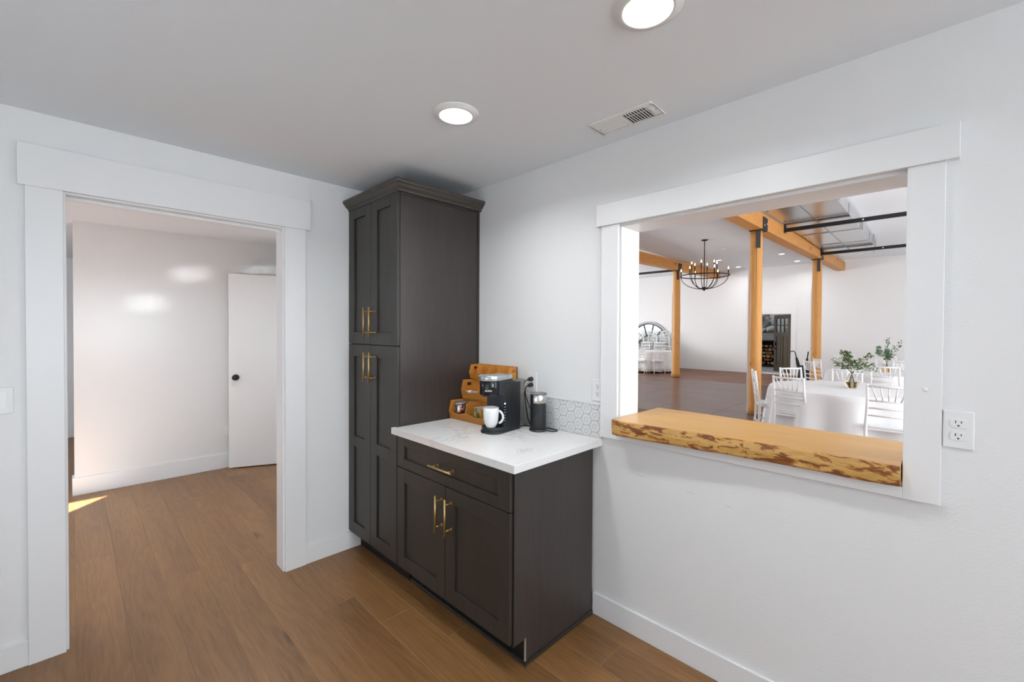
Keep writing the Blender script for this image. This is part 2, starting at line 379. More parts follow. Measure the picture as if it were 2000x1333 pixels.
# baseboards
BZ = .1111
def board(name, x0, x1, y0, y1, label, z1=BZ):
    return struct(MB().box(x0, x1, y0, y1, 0, z1).build(name, M['trim'], bevel=.002), label, 'baseboard')
board('baseboard_left', -.8927, -.53, -.014, 0, 'white baseboard between the doorway casing and the tall cabinet')
board('baseboard_near', XW, -2.0484, -.014, 0, 'white baseboard left of the doorway at the left edge')
board('baseboard_right', -.014, 0, YB, -1.539, 'white baseboard along the wall under the serving opening')
g = MB().box(-1.919, 0, HY-.013, HY, 0, .155).box(-1.919, -1.905, HY, HY+.12, 0, .155)
struct(g.build('baseboard_hallway', M['trim'], bevel=.002), 'tall white baseboard of the bright hallway wall', 'baseboard')
board('baseboard_far', -5.2, 0, 5.485, 5.5, 'white baseboard at the far end of the hallway', .15)
# door casing
t1 = struct(root('trim_1', (-1.47, 0, 0)), 'wide white door casing with a heavy header around the left doorway', 'door casing')
MB().box(-2.0695, -.8645, -.024, 0, 2.0786, 2.2581).build('header', M['trim'], t1, bevel=.0015)
MB().box(-2.0484, -1.9336, -.019, 0, 0, 2.0786).build('side_casing', M['trim'], t1, bevel=.0015)
MB().box(-1.0109, -.8927, -.019, 0, 0, 2.0786).build('side_casing', M['trim'], t1, bevel=.0015)
MB().box(-1.9386, -1.925, -.001, .1148, 0, 2.0836).build('jamb', M['trim'], t1, bevel=.001)
MB().box(-1.0195, -1.0059, -.001, .1148, 0, 2.0836).build('jamb', M['trim'], t1, bevel=.001)
MB().box(-1.925, -1.0195, -.001, .1148, 2.070, 2.0836).build('jamb_head', M['trim'], t1, bevel=.001)
MB().box(-1.925, -1.0195, .05, .0638, 2.056, 2.070).build('stop_strip', M['trim'], t1)
MB().box(-2.0484, -1.9336, .1138, .133, 0, 2.0786).build('rear_casing', M['trim'], t1)
MB().box(-1.0109, -.8927, .1138, .133, 0, 2.0786).build('rear_casing', M['trim'], t1)
# serving opening casing
t2 = struct(root('trim_2', (0, -2.2, .93)), 'white casing with a heavy header around the serving opening', 'window casing')
MB().box(-.030, 0, -2.845, -1.5557, 1.9929, 2.1022).build('header', M['trim'], t2, bevel=.0015)
MB().box(-.020, 0, -1.6765, -1.5818, .9283, 1.9929).build('side_casing', M['trim'], t2, bevel=.0015)
MB().box(-.020, 0, -2.8158, -2.7277, .9283, 1.9929).build('side_casing', M['trim'], t2, bevel=.0015)
MB().box(-.020, 0, -2.7277, -1.6765, .9283, .966).build('apron', M['trim'], t2, bevel=.0015)
MB().box(-.001, .172, OY1-.006, OY1+.008, .93, 1.985).build('jamb', M['trim'], t2)
MB().box(-.001, .172, OY0-.008, OY0+.006, .93, 1.985).build('jamb', M['trim'], t2)
MB().box(-.001, .172, OY0, OY1, 1.980, 1.9925).build('jamb_head', M['trim'], t2)
MB().box(WT, WT+.02, OY0-.1, OY0, .93, 1.99).build('rear_casing', M['trim'], t2)
MB().lathe([(.006, 0), (.006, .002), (.0045, .003)], 16).build('plug', M['lensrim'], t2, local=True).matrix_local = Matrix.Translation((-.020, -2.779+2.2, 1.287-.93)) @ Matrix.Rotation(-PI/2, 4, 'Y')
# window frame added behind the camera for the fill lamp
wn = struct(root('added_window_1', (-1.4, YB, .9)), 'white framed window added behind the camera for the fill light, out of view', 'window')
MB().box(-2.5, -.3, YB-.06, YB-.02, .9, .95).box(-2.5, -.3, YB-.06, YB-.02, 2.1, 2.15).box(-2.5, -2.45, YB-.06, YB-.02, .9, 2.15).box(-.35, -.3, YB-.06, YB-.02, .9, 2.15).box(-1.42, -1.38, YB-.06, YB-.02, .9, 2.15).build('window_frame', M['trim'], wn)

struct(MB().box(XW-.6, .1, YB-1.9, YB-.12, 2.3, 2.4).build('sun_block_slab', M['wall']), 'white slab added outside the back window to block the sun, out of view', 'roof')  # added unseen slab keeping the sun out of the back window
struct(MB().prism([(-8.6, HH+.11), (9.6, HH+.11), (.5, 9.2)], 'x', .1, 15.4).build('shade_gable', M['hwall']), 'gable added above the banquet hall to shade the rocks outside, out of view', 'roof')  # unseen gable, added so its shade falls on the boulders outside
# white hallway door, ajar
dl = Vector((-.767, 2.476, 0)); dh = Vector((0, 2.132, 0)); ddir = (dh-dl).normalized(); dnr = Vector((ddir.y, -ddir.x, 0))
d1 = struct(root('door_1', dh), 'plain white slab door standing ajar against the hallway wall', 'door')
c = (dl+dh)/2
c2 = c-dnr*.018
MB().obox((c2.x, c2.y, .012+1.016), ddir*(dh-dl).length/2, dnr*.0175, (0, 0, 1.016)).build('door_leaf', M['gloss'], d1, bevel=.0015)
kp = dl+ddir*.065+Vector((0, 0, .96))
g = MB().lathe([(.032, 0), (.032, .006), (.012, .008), (.012, .030), (.022, .036), (.027, .046), (.024, .058), (.012, .064), (0, .065)], 24)
ko = g.build('door_knob', M['knob'], d1, local=True)
q = dnr.to_track_quat('Z', 'Y'); ko.matrix_local = MATM[d1.name].inverted() @ (Matrix.Translation(kp) @ q.to_matrix().to_4x4())
sp = dl+ddir*.02
MB().box(sp.x-.012, sp.x+.012, sp.y-.012, sp.y+.012, 0, .014).build('door_stop', M['chrome'], d1)

# ------------------------------------------------------------------ hall shell
struct(MB().box(.1, 15.4, -8.1, 9.1, -.06, 0).build('floor_hall', M['hfloor']), 'brown stained concrete floor of the banquet hall', 'floor')
df = MB().box(5.6, 11.36, -.9, 8.1, -.001, .002).build('dance_floor', M['hfloor'])
for i in range(6):
    for j in range(9):
        xa, ya = 5.6+.96*i, -.9+1.0*j
        MB().box(xa+.0015, xa+.9585, ya+.0015, ya+.9985, .001, .006).build('floor_panel', M['dance'], df, bevel=.0015, seg=1)
struct(df, 'shiny brown dance floor panels in the middle of the hall', 'floor')
struct(MB().box(.1, 15.5, -8.2, 9.2, HH, HH+.1).build('ceiling_hall', M['ceil']), 'high flat white ceiling of the banquet hall', 'ceiling')
HX = 15.25
struct(MB().box(.1, WT, -8.1, YB, 0, 3.9).box(.1, WT, 5.6, 9.1, 0, 3.9).build('wall_hall_near', M['hwall']), 'white near wall of the banquet hall beside the serving opening, out of view', 'wall')
g = MB().box(HX, HX+.15, -8.1, .865, 0, HH+.1).box(HX, HX+.15, 1.78, 9.1, 0, HH+.1).box(HX, HX+.15, .865, 1.78, 2.091, HH+.1)
struct(g.build('wall_far', M['hwall']), 'far white wall of the banquet hall with the open outside door', 'wall')
struct(MB().box(WT, 15.4, 9, 9.1, 0, HH).build('wall_hall_left', M['hwall']), 'white wall on the left of the banquet hall', 'wall')
struct(MB().box(WT, 15.4, -8.1, -8, 0, HH).build('wall_hall_right', M['hwall']), 'white wall on the right of the banquet hall, out of view', 'wall')
g = MB().box(HX-.015, HX, 1.93, 9, 0, .172).box(HX-.015, HX, -8, .716, 0, .172)
struct(g.build('baseboard_hall', M['trim']), 'tall white baseboard along the far hall wall', 'baseboard')
t3 = struct(root('trim_3', (HX, 1.32, 0)), 'white casing around the outside door in the far hall wall', 'door casing')
MB().box(HX-.03, HX, .69, 1.96, 2.091, 2.281).build('header', M['trim'], t3)
MB().box(HX-.02, HX, .716, .865, 0, 2.091).build('side_casing', M['trim'], t3)
MB().box(HX-.02, HX, 1.78, 1.93, 0, 2.091).build('side_casing', M['trim'], t3)
MB().box(HX-.02, HX+.16, .865, 1.78, 0, .05).build('threshold', M['plastic'], t3)
# dark outside door, swung outward
hp = Vector((HX+.10, .89, 0)); a = Vector((.70, .71, 0)).normalized(); nn = Vector((-a.y, a.x, 0))
d2 = struct(root('door_2', hp), 'dark olive craftsman door with six panes, swung open outward', 'door')
def onleaf(s0, s1, z0, z1, t0, t1, name, m, bev=0):
    c = hp+a*((s0+s1)/2)+nn*((t0+t1)/2); c.z = (z0+z1)/2
    return MB().obox(c, a*(s1-s0)/2, nn*(t1-t0)/2, (0, 0, (z1-z0)/2)).build(name, m, d2)
LW = .90
for s0, s1 in ((0, .13), (LW-.13, LW)): onleaf(s0, s1, .06, 2.07, -.02, .02, 'stile', M['doorp'])
for z0, z1 in ((.06, .30), (1.32, 1.46), (1.93, 2.07)): onleaf(.13, LW-.13, z0, z1, -.02, .02, 'rail', M['doorp'])
onleaf(LW/2-.05, LW/2+.05, .30, 1.32, -.02, .02, 'rail', M['doorp'])
for s0 in (.13, LW/2+.05): onleaf(s0, s0+LW/2-.18, .30, 1.32, -.004, .004, 'panel', M['doorp']); onleaf(s0+.03, s0+LW/2-.21, .33, 1.29, -.012, .012, 'raised_panel', M['doorp'])
pw = (LW-.26)/3
for i in (1, 2): onleaf(.13+pw*i-.012, .13+pw*i+.012, 1.46, 1.93, -.018, .018, 'muntin', M['doorp'])
onleaf(.13, LW-.13, 1.683, 1.707, -.018, .018, 'muntin', M['doorp'])
for i in range(3):
    for z0, z1 in ((1.46, 1.683), (1.707, 1.93)): onleaf(.13+pw*i, .13+pw*(i+1), z0, z1, -.003, .003, 'pane', M['glass'])
onleaf(LW-.10, LW-.03, .98, 1.12, .02, .05, 'lock_plate', M['knob']); onleaf(LW-.11, LW-.02, .86, .90, .02, .07, 'lever', M['knob'])

w2 = struct(root('added_window_2', (7.5, 9, 1.1)), 'long row of white window frames added around the left hall fill lamp, out of view', 'window')  # frames added around the left fill lamp, the wall has no opening
MB().box(1.6, 13.4, 8.88, 9.0, 1.08, 1.15).box(1.6, 13.4, 8.88, 9.0, 2.65, 2.72).build('frame', M['trim'], w2)
for i in range(8): MB().box(1.66+1.66*i-.04, 1.66+1.66*i+.04, 8.88, 9.0, 1.15, 2.65).build('mullion', M['trim'], w2)

# ------------------------------------------------------------------ tall cabinet
XD = -.6117; XB = -.5915
def shaker(x, y0, y1, z0, z1, stile, rails, name, parent, topst=None, rec=.009):
    """door facing -x : frame members + recessed panels; rails = list of (z0,z1) of mid rails"""
    g = MB(); t = XB-x-.002
    ys, ye = y1-stile, y0+stile      # y1 > y0
    st = topst or stile
    g.box(x, x+t, ys, y1, z0, z1).box(x, x+t, y0, ye, z0, z1)
    g.box(x, x+t, ye, ys, z1-st, z1).box(x, x+t, ye, ys, z0, z0+st)
    for a_, b_ in rails: g.box(x, x+t, ye, ys, a_, b_)
    edges = [z0+st]+[q for r_ in rails for q in r_]+[z1-st]
    for i in range(0, len(edges), 2): g.box(x+rec, x+t-.001, ye, ys, edges[i], edges[i+1])
    return g.build(name, M['cab'], parent, bevel=.0012)
def pull(p, axis, parent, ln=.18, out=.040):
    """bar pull: p = centre on the door face; bar stands off along -x"""
    g = MB(); ax = {'z': Vector((0, 0, 1)), 'y': Vector((0, 1, 0))}[axis]; b = Vector(p)+Vector((-out, 0, 0))
    g.tube([b-ax*ln/2, b+ax*ln/2], .0055, 12)
    for s in (-1, 1): g.tube([b+ax*s*.064, Vector(p)+ax*s*.064], .0042, 10); g.tube([Vector(p)+ax*s*.064+Vector((-.003, 0, 0)), Vector(p)+ax*s*.064], .0075, 12)
    return g.build('handle', M['brass'], parent)
tc_ = tag(root('tall_cabinet', (-.3, -.31, 0)), 'tall dark charcoal pantry cabinet with crown moulding in the room corner', 'cabinet')
TY = -.618
g = MB().box(XB, -.003, TY+.001, -.003, .111, 2.262)
g.build('body', M['cabside'], tc_, bevel=.001)
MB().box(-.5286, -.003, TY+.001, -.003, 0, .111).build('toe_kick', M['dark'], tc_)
MB().box(XB-.0006, XB, TY+.003, -.005, .113, 2.260).build('gap_shade', M['dark'], tc_)  # thin near-black sheet painting the shade in the door gaps
MB().box(-.018, -.002, TY-.004, TY+.001, .92, 2.257).build('scribe_strip', M['cab'], tc_)
MB().box(XB, -.002, TY-.003, TY+.001, 2.236, 2.257).build('scribe_strip', M['cab'], tc_)
for nm, y1, y0, z0, z1, rails in (('door', -.004, -.3035, 1.3755, 2.262, []), ('door', -.3065, -.6155, 1.3755, 2.262, []),
                                  ('door', -.004, -.3035, .127, 1.3705, [(.703, .771)]), ('door', -.3065, -.6155, .127, 1.3705, [(.703, .771)])):
    dr = shaker(XD, y0, y1, z0, z1, .076, rails, nm, tc_)
    hy = -.2915 if y1 > -.1 else -.360
    pull((XD, hy, 1.513 if z0 > 1 else 1.238), 'z', dr)
# crown: cyma profile swept round the two free sides
prof = [(0, 2.250), (.006, 2.250), (.008, 2.262), (.020, 2.270), (.026, 2.276), (.030, 2.284), (.040, 2.292), (.0425, 2.300), (.0425, 2.3106), (0, 2.3106)]
g = MB(); n = len(prof); vs = []
for st in range(3):
    for o_, z in prof:
        if st == 0: vs.append((XD-o_+.002, -.002, z))
        elif st == 1: vs.append((XD-o_+.002, TY-o_-.016, z))
        else: vs.append((-.002, TY-o_-.016, z))
fs = [(s*n+i, s*n+(i+1) % n, (s+1)*n+(i+1) % n, (s+1)*n+i) for s in range(2) for i in range(n)]
g.add(vs, fs); g.add(vs, [tuple(range(n)), tuple(range(2*n, 3*n))[::-1]])
g.box(XD+.002, -.002, TY-.016, -.002, 2.25, 2.262)
g.build('crown_moulding', M['crown'], tc_)

# ------------------------------------------------------------------ base cabinet
bc = tag(root('base_cabinet', (-.3, -1.08, 0)), 'dark charcoal base cabinet with one drawer over two doors, under the quartz counter', 'cabinet')
BY = -1.5325
MB().box(XB, -.016, BY+.001, TY-.005, .111, .878).build('body', M['cabside'], bc, bevel=.001)
g = MB().prism([(XB-.001, .119), (-.520, .119), (-.520, 0), (-.015, 0), (-.015, .878), (XB-.001, .878)], 'y', BY-.004, BY+.001)
g.build('side_panel', M['cabside'], bc)
MB().box(-.5225, -.517, BY-.0045, BY+.002, .006, .121).build('raw_edge', M['mdf'], bc)
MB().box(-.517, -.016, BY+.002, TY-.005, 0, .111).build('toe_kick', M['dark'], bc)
g = MB().box(-.5286, -.015, BY-.012, BY-.003, 0, .018).box(-.5286, -.5175, BY-.012, TY-.005, 0, .018)
g.build('shoe_moulding', M['cab'], bc, bevel=.004)
MB().box(XB-.0006, XB, BY+.003, TY-.007, .113, .876).build('gap_shade', M['dark'], bc)  # dark sheet standing in for shade round the drawer and doors
dz0, dz1 = .6945, .872
dr = shaker(XD, -1.5275, -.622, dz0, dz1, .074, [], 'drawer', bc, topst=.052)
pull((XD, -1.0765, .784), 'y', dr, .19)
d_ = shaker(XD, -1.0725, -.622, .127, .6895, .075, [], 'door', bc); pull((XD, -1.046, .5565), 'z', d_, .182)
d_ = shaker(XD, -1.5275, -1.0765, .127, .6895, .075, [], 'door', bc); pull((XD, -1.1245, .559), 'z', d_, .182)
# counter
CZ = .914
ct = MB().box(-.6428, -.0005, -1.5833, TY-.006, CZ-.0355, CZ)
ct.add([(-.6428, TY-.006, CZ-.0355), (-.6428, -.607, CZ-.0355), (-.618, -.607, CZ-.0355), (-.618, TY-.006, CZ-.0355), (-.6428, TY-.006, CZ), (-.6428, -.607, CZ), (-.618, -.607, CZ), (-.618, TY-.006, CZ)],
       [(0,3,2,1),(4,5,6,7),(0,1,5,4),(1,2,6,5),(2,3,7,6),(3,0,4,7)])
tag(ct.build('countertop', M['quartz'], bevel=.002), 'white quartz countertop with faint grey veins on the base cabinet', 'countertop')
# hexagon backsplash, tile by tile
def clip(poly, y0, y1, z0, z1):
    def cut(P, ins, inter):
        out = []
        for i in range(len(P)):
            a_, b_ = P[i-1], P[i]
            if ins(b_):
                if not ins(a_): out.append(inter(a_, b_))
                out.append(b_)
            elif ins(a_): out.append(inter(a_, b_))
        return out
    def lerp(a_, b_, k, v): t = (v-a_[k])/(b_[k]-a_[k]); return (a_[0]+t*(b_[0]-a_[0]), a_[1]+t*(b_[1]-a_[1]))
    for k, v, s in ((0, y0, 1), (0, y1, -1), (1, z0, 1), (1, z1, -1)):
        if len(poly) < 3: return []
        poly = cut(poly, lambda p: s*(p[k]-v) >= -1e-9, lambda a_, b_: lerp(a_, b_, k, v))
    return poly
bs = tag(root('backsplash', (0, -1.1, CZ)), 'low white hexagon tile backsplash behind the coffee things', 'backsplash')
TY0, TY1, TZ0, TZ1 = -1.5815, TY-.008, CZ+.001, 1.0875
MB().box(-.004, -.0005, TY0, TY1, CZ, TZ1+.001).build('grout', M['grout'], bs)
MB().box(-.011, -.0005, TY0, TY1, TZ1, TZ1+.008).build('edge_trim', M['trim'], bs)
FF = .0592; RC = FF/math.sqrt(3); SX = RC*1.5
def hexa(cy, cz, ff): r_ = ff/math.sqrt(3); return [(cy+r_*math.cos(PI/3*i), cz+r_*math.sin(PI/3*i)) for i in range(6)]
for col in range(-25, 10):
    cy = -1.3345+col*SX
    for row in range(-4, 6):
        cz = .971+row*FF+(FF/2 if col % 2 else 0)
        P = clip(hexa(cy, cz, FF-.0022), TY0, TY1, TZ0, TZ1)
        if len(P) < 3: continue
        g = MB().prism(P, 'x', -.0068, -.002)
        hi, ho = hexa(cy, cz, .0205), hexa(cy, cz, .0235)
        for i in range(6):
            Q = clip([hi[i], ho[i], ho[(i+1) % 6], hi[(i+1) % 6]], TY0, TY1, TZ0, TZ1)
            if len(Q) >= 3: g.add([(-.0070, y_, z_) for y_, z_ in Q], [tuple(range(len(Q)))], 1)
        o = g.build('tile', [M['tile'], M['hexline']], bs)

# ------------------------------------------------------------------ live-edge slab
g = MB(); NS = 80; rows = []
ya, yb = -1.690, -2.724
for i in range(NS+1):
    t = i/NS; y = ya+(yb-ya)*t
    nz = lambda k, s_=7: noise.noise(Vector((y*s_, k*3.1, 0)))
    fx = -.094+.036*min(1, t*1.5)+.004*nz(1)
    zt = 1.040+.001*nz(2); zb = .967+.004*min(1, t*1.6)+.003*nz(3, 9)
    xb_ = .405-.028*t+.006*nz(4, 4)
    if t < .03: fx += (.03-t)*.35
    P = [(fx+.005, zt), (fx+.0005, zt-.003), (fx-.001+.002*nz(5, 20), zt-.02), (fx-.002+.003*nz(6, 22), (zt+zb)/2), (fx+.001+.003*nz(7, 18), zb+.008), (fx+.008, zb), (xb_-.02, zb), (xb_, zb+.02), (xb_, zt-.012), (xb_-.01, zt), (.2, zt), (fx+.05, zt)]
    rows.append([(x, y, z) for x, z in P])
n = 12; vs = [v for r_ in rows for v in r_]
for i in range(NS):
    for j in range(n):
        m_ = 1 if j < 5 else 0
        g.add([rows[i][j], rows[i][(j+1) % n], rows[i+1][(j+1) % n], rows[i+1][j]], [(0, 1, 2, 3)], m_, 1 < j < 3)
g.add(rows[0], [tuple(range(n))], 0); g.add(rows[-1], [tuple(range(n))[::-1]], 0)
tag(g.build('wood_slab', [M['slab'], M['live']]), 'thick golden live-edge wood slab lying in the serving opening as its counter', 'slab counter')

# ------------------------------------------------------------------ electrical plates
def outlet(name, y, z, label, wd=.07, ht=.114, face=('x', -1), recep=True, base=(0, 0)):
    o = tag(root(name, (0, y, z)), label, 'outlet')
    MB().box(-.0065, 0, y-wd/2, y+wd/2, z-ht/2, z+ht/2).build('cover_plate', M['plastic'], o, bevel=.003)
    for dz in (-.0195, .0195):
        pts = []
        for i in range(24):
            th = 2*PI*i/24; pts.append((y+max(-.0172, min(.0172, .0205*math.cos(th))), z+dz+max(-.0135, min(.0135, .0172*math.sin(th)))))
        rc = MB().prism(pts, 'x', -.0085, -.006).build('receptacle', M['plastic'], o, bevel=.0006)
        g = MB()
        g.box(-.0088, -.0084, y+.0062-.0011, y+.0062+.0011, z+dz+.0005, z+dz+.0085)
        g.box(-.0088, -.0084, y-.0062-.0011, y-.0062+.0011, z+dz+.0015, z+dz+.0075)
        g.prism([(y+.0026*math.cos(2*PI*i/10), z+dz-.0065+.0026*math.sin(2*PI*i/10)) for i in range(10)], 'x', -.0088, -.0084)
        g.build('slots', M['slot'], rc)
    MB().prism([(y+.0028*math.cos(2*PI*i/10), z+.0028*math.sin(2*PI*i/10)) for i in range(10)], 'x', -.0078, -.006).build('screw', M['plastic'], o)
    return o
outlet('power_outlet', -1.557, 1.161, 'white duplex outlet just above the tile, beside the opening casing')
outlet('power_outlet', -2.852, 1.169, 'white duplex outlet right of the serving opening', .068, .115)
outlet('power_outlet', -1.1035, 1.166, 'white duplex outlet with two black plugs behind the coffee machine')
# light switch
sw = tag(root('light_switch', (-2.143, 0, 1.158)), 'white double rocker light switch plate at the left edge', 'light switch')
MB().box(-2.201, -2.085, -.0065, 0, 1.102, 1.2145).build('cover_plate', M['plastic'], sw, bevel=.003)
for xc in (-2.166, -2.122):
    MB().box(xc-.0185, xc+.0185, -.0072, -.006, 1.124, 1.1925).build('rocker_frame', M['lensrim'], sw)
    MB().prism([(-.0072, 1.1265), (-.0125, 1.1265), (-.008, 1.190), (-.0072, 1.190)], 'x', xc-.0163, xc+.0163).build('rocker', M['plastic'], sw)
# hallway outlet
ho = tag(root('power_outlet', (-.80, HY, .40)), 'white outlet low on the hallway wall behind the ajar door', 'outlet')
MB().box(-.80, -.73, HY-.006, HY, .343, .457).build('cover_plate', M['plastic'], ho, bevel=.002)
MB().box(-.782, -.748, HY-.009, HY-.005, .36, .44).build('receptacle', M['lensrim'], ho)

# ------------------------------------------------------------------ ceiling lights and vent
def downlight(x, y, z, label, power, r=.079, group=None, col=(.95, .98, 1), spread=R(150)):
    o = tag(root('ceiling_light', (x, y, z)), label, 'ceiling light', group)
    MB().lathe([(r+.022, 0), (r+.021, -.003), (r+.006, -.006), (r+.002, -.011), (r-.007, -.013), (r-.009, -.009), (r-.009, 0)], 40, (x, y, z)).build('trim_ring', M['lensrim'], o)
    MB().lathe([(r-.009, -.0085), (.0001, -.0105)], 40, (x, y, z)).build('lens', M['lens'], o)
    if power:
        l = lamp('lamp', 'AREA', (x, y, z-.016), power, col, (0, 0, -1), shape='DISK', size=2*r-.03)
        l.data.spread = spread
        l.parent = o; l.matrix_parent_inverse = MATM[o.name].inverted()
    return o
downlight(-.728, -1.300, H, 'round recessed ceiling light nearer the tall cabinet', 7.2)
downlight(-.725, -2.195, H, 'round recessed ceiling light cut by the top edge of the photo', 5)
for x, y in ((-.728, -3.1), (-.728, -4.0), (-2.0, -1.3), (-2.0, -2.2), (-2.0, -3.1), (-2.0, -4.0)):  # unseen kitchen lights, added on the assumption that the rows continue
    downlight(x, y, H, 'assumed round recessed ceiling light above the camera, out of view', 1.0 if x < -1 else .3, group='assumed ceiling lights out of view in the kitchen')
for x, y in ((-1.0, 1.3), (-2.6, 1.3), (-2.8, 3.6)):  # unseen hallway lights, added to brighten it
    downlight(x, y, H, 'round recessed ceiling light added to brighten the hallway, out of view', 8.5, group='added ceiling lights out of view in the hallway', col=(.82, .92, 1))
for x, y, lb in ((12.575, 2.292, 'small round hall ceiling light beside the chandelier, left of the nearest post'), (12.627, .556, 'small round hall ceiling light nearer of the two right of the nearest post'),
                 (14.415, .539, 'small round hall ceiling light farther of the two right of the nearest post'), (14.51, 2.319, 'small round hall ceiling light farthest away near the far wall, left of the post')):
    downlight(x, y, HH, lb, 10)
sd = tag(root('smoke_detector', (10.58, 1.47, HH)), 'flat white disc on the hall ceiling right of the chandelier canopy', 'smoke detector')
MB().lathe([(.075, 0), (.075, -.012), (.06, -.025), (.0, -.028)], 24, (10.58, 1.47, HH)).build('housing', M['lensrim'], sd)
MB().lathe([(.02, -.0265), (.018, -.031), (0, -.032)], 16, (10.58, 1.47, HH)).build('sensor_cap', M['plastic'], sd)

vt = tag(root('ceiling_vent', (-.172, -1.806, H)), 'white rectangular ceiling air vent, one louvre bank open and dark', 'vent')
vx0, vx1, vy0, vy1 = -.2445, -.0995, -1.955, -1.656
g = MB(); zz = H-.006
ox0, ox1 = -.222, -.122; bankA = (-1.790, -1.692); bankB = (-1.920, -1.806)
g.box(vx0, ox0, vy0, vy1, zz, H).box(ox1, vx1, vy0, vy1, zz, H).box(ox0, ox1, vy0, bankB[0], zz, H).box(ox0, ox1, bankB[1], bankA[0], zz, H).box(ox0, ox1, bankA[1], vy1, zz, H)
g.build('frame', M['lensrim'], vt, bevel=.002)
MB().box(ox0, ox1, bankB[0], bankA[1], H-.0008, H-.0002).build('duct_opening', M['dark'], vt)
for (b0, b1), tl in ((bankA, -1), (bankB, 1)):
    nsl = 9; st = (b1-b0)/nsl
    for i in range(nsl):
        yc = b0+st*(i+.5)
        MB().obox(((ox0+ox1)/2, yc, H-.0042), ((ox1-ox0)/2, 0, 0), (0, st*(.43 if tl < 0 else .36), tl*.0016), (0, 0, .0004)).build('louvre', M['lensrim'], vt)
MB().box(ox0, ox1, bankB[0], bankB[0]+.0, H-.007, H-.006).box(ox0+.028, ox0+.030, bankB[0], bankB[1], H-.0062, H-.0052).build('cross_bar', M['lensrim'], vt)
MB().box(-.19, -.16, -1.938, -1.930, H-.010, H-.006).build('lever', M['plastic'], vt)
for y_ in (-1.672, -1.944): MB().lathe([(.003, -.0075), (.003, -.006)], 10, (-.172, y_, H)).build('screw', M['galvseam'], vt)
# ------------------------------------------------------------------ bamboo organiser
og = tag(root('coffee_organizer', (-.13, -.80, CZ)), 'three-tier bamboo bin organizer on the counter beside the tall cabinet', 'organizer')
OYL, OYR = -.624, -.985
def tier(xf, zb, ht, dp, divs, slots):
    """bin: xf = front foot x, bulging front, hexagon end panels"""
    b = .013
    prof = [(xf, zb), (xf-b, zb+ht*.46), (xf+.002, zb+ht), (xf+dp, zb+ht), (xf+dp, zb)]
    def panel(y, name, m=M['bamboo'], slot=False):
        g = MB()
        if slot:   # hexagon panel with a hand slot: build as strips around the slot
            sx0, sx1, sz0, sz1 = xf+dp*.36, xf+dp*.80, zb+ht*.66, zb+ht*.84
            def xleft(z):
                t = (z-zb)/ht
                return xf-b*(t/.46) if t < .46 else xf-b+(b+.002)*(t-.46)/.54
            g.prism([(xf, zb), (xleft(zb+ht*.46), zb+ht*.46), (xleft(sz0), sz0), (xf+dp, sz0), (xf+dp, zb)], 'y', y-.0045, y+.0045)
            g.prism([(xleft(sz1), sz1), (xf+.002, zb+ht), (xf+dp, zb+ht), (xf+dp, sz1)], 'y', y-.0045, y+.0045)
            g.prism([(xleft(sz0), sz0), (xleft(sz1), sz1), (sx0, sz1), (sx0, sz0)], 'y', y-.0045, y+.0045)
            g.prism([(sx1, sz0), (sx1, sz1), (xf+dp, sz1), (xf+dp, sz0)], 'y', y-.0045, y+.0045)
        else: g.prism(prof, 'y', y-.004, y+.004)
        return g.build(name, m, og)
    panel(OYL-.0045, 'end_panel', slot=slots); panel(OYR+.0045, 'end_panel', slot=slots)
    for y in divs: panel(y, 'divider')
    MB().box(xf+.004, xf+dp, OYR+.009, OYL-.009, zb, zb+.007).build('bin_floor', M['bamboo'], og)
    MB().box(xf+dp-.007, xf+dp, OYR, OYL, zb, zb+ht+.004).build('back_board', M['bamboo'], og)
    # front board with a wavy top edge
    ys = [OYL]+list(divs)+[OYR]; N_ = 56; top = []
    for i in range(N_+1):
        y = OYL+(OYR-OYL)*i/N_
        for k in range(len(ys)-1):
            if ys[k] >= y >= ys[k+1]-1e-9:
                u = (ys[k]-y)/(ys[k]-ys[k+1]); break
        dip = (1-math.cos(2*PI*u))/2
        top.append((y, ht*(.47-.13*dip**.7)))
    g = MB(); R0 = []; th = .007
    for y, h in top:
        t = h/(ht*.46); xo = xf-b*t
        R0.append([(xf-.001, y, zb), (xo-.001, y, zb+h), (xo+th, y, zb+h-.001), (xf+th, y, zb)])
    for i in range(N_):
        for j in range(4): g.add([R0[i][j], R0[i][(j+1) % 4], R0[i+1][(j+1) % 4], R0[i+1][j]], [(0, 1, 2, 3)])
    g.add(R0[0], [(0, 1, 2, 3)]); g.add(R0[-1], [(3, 2, 1, 0)])
    g.build('front_board', M['bamboo'], og)
tier(-.2395, CZ+.0005, .113, .112, [-.785], True)
tier(-.1425, CZ+.118, .116, .085, [-.795], True)
tier(-.0775, CZ+.239, .090, .0675, [-.706, -.797, -.888], True)
MB().box(-.128, -.120, OYR, OYL, CZ+.1135, CZ+.118).box(-.063, -.0585, OYR, OYL, CZ+.234, CZ+.239).build('tier_rail', M['bamboo'], og)
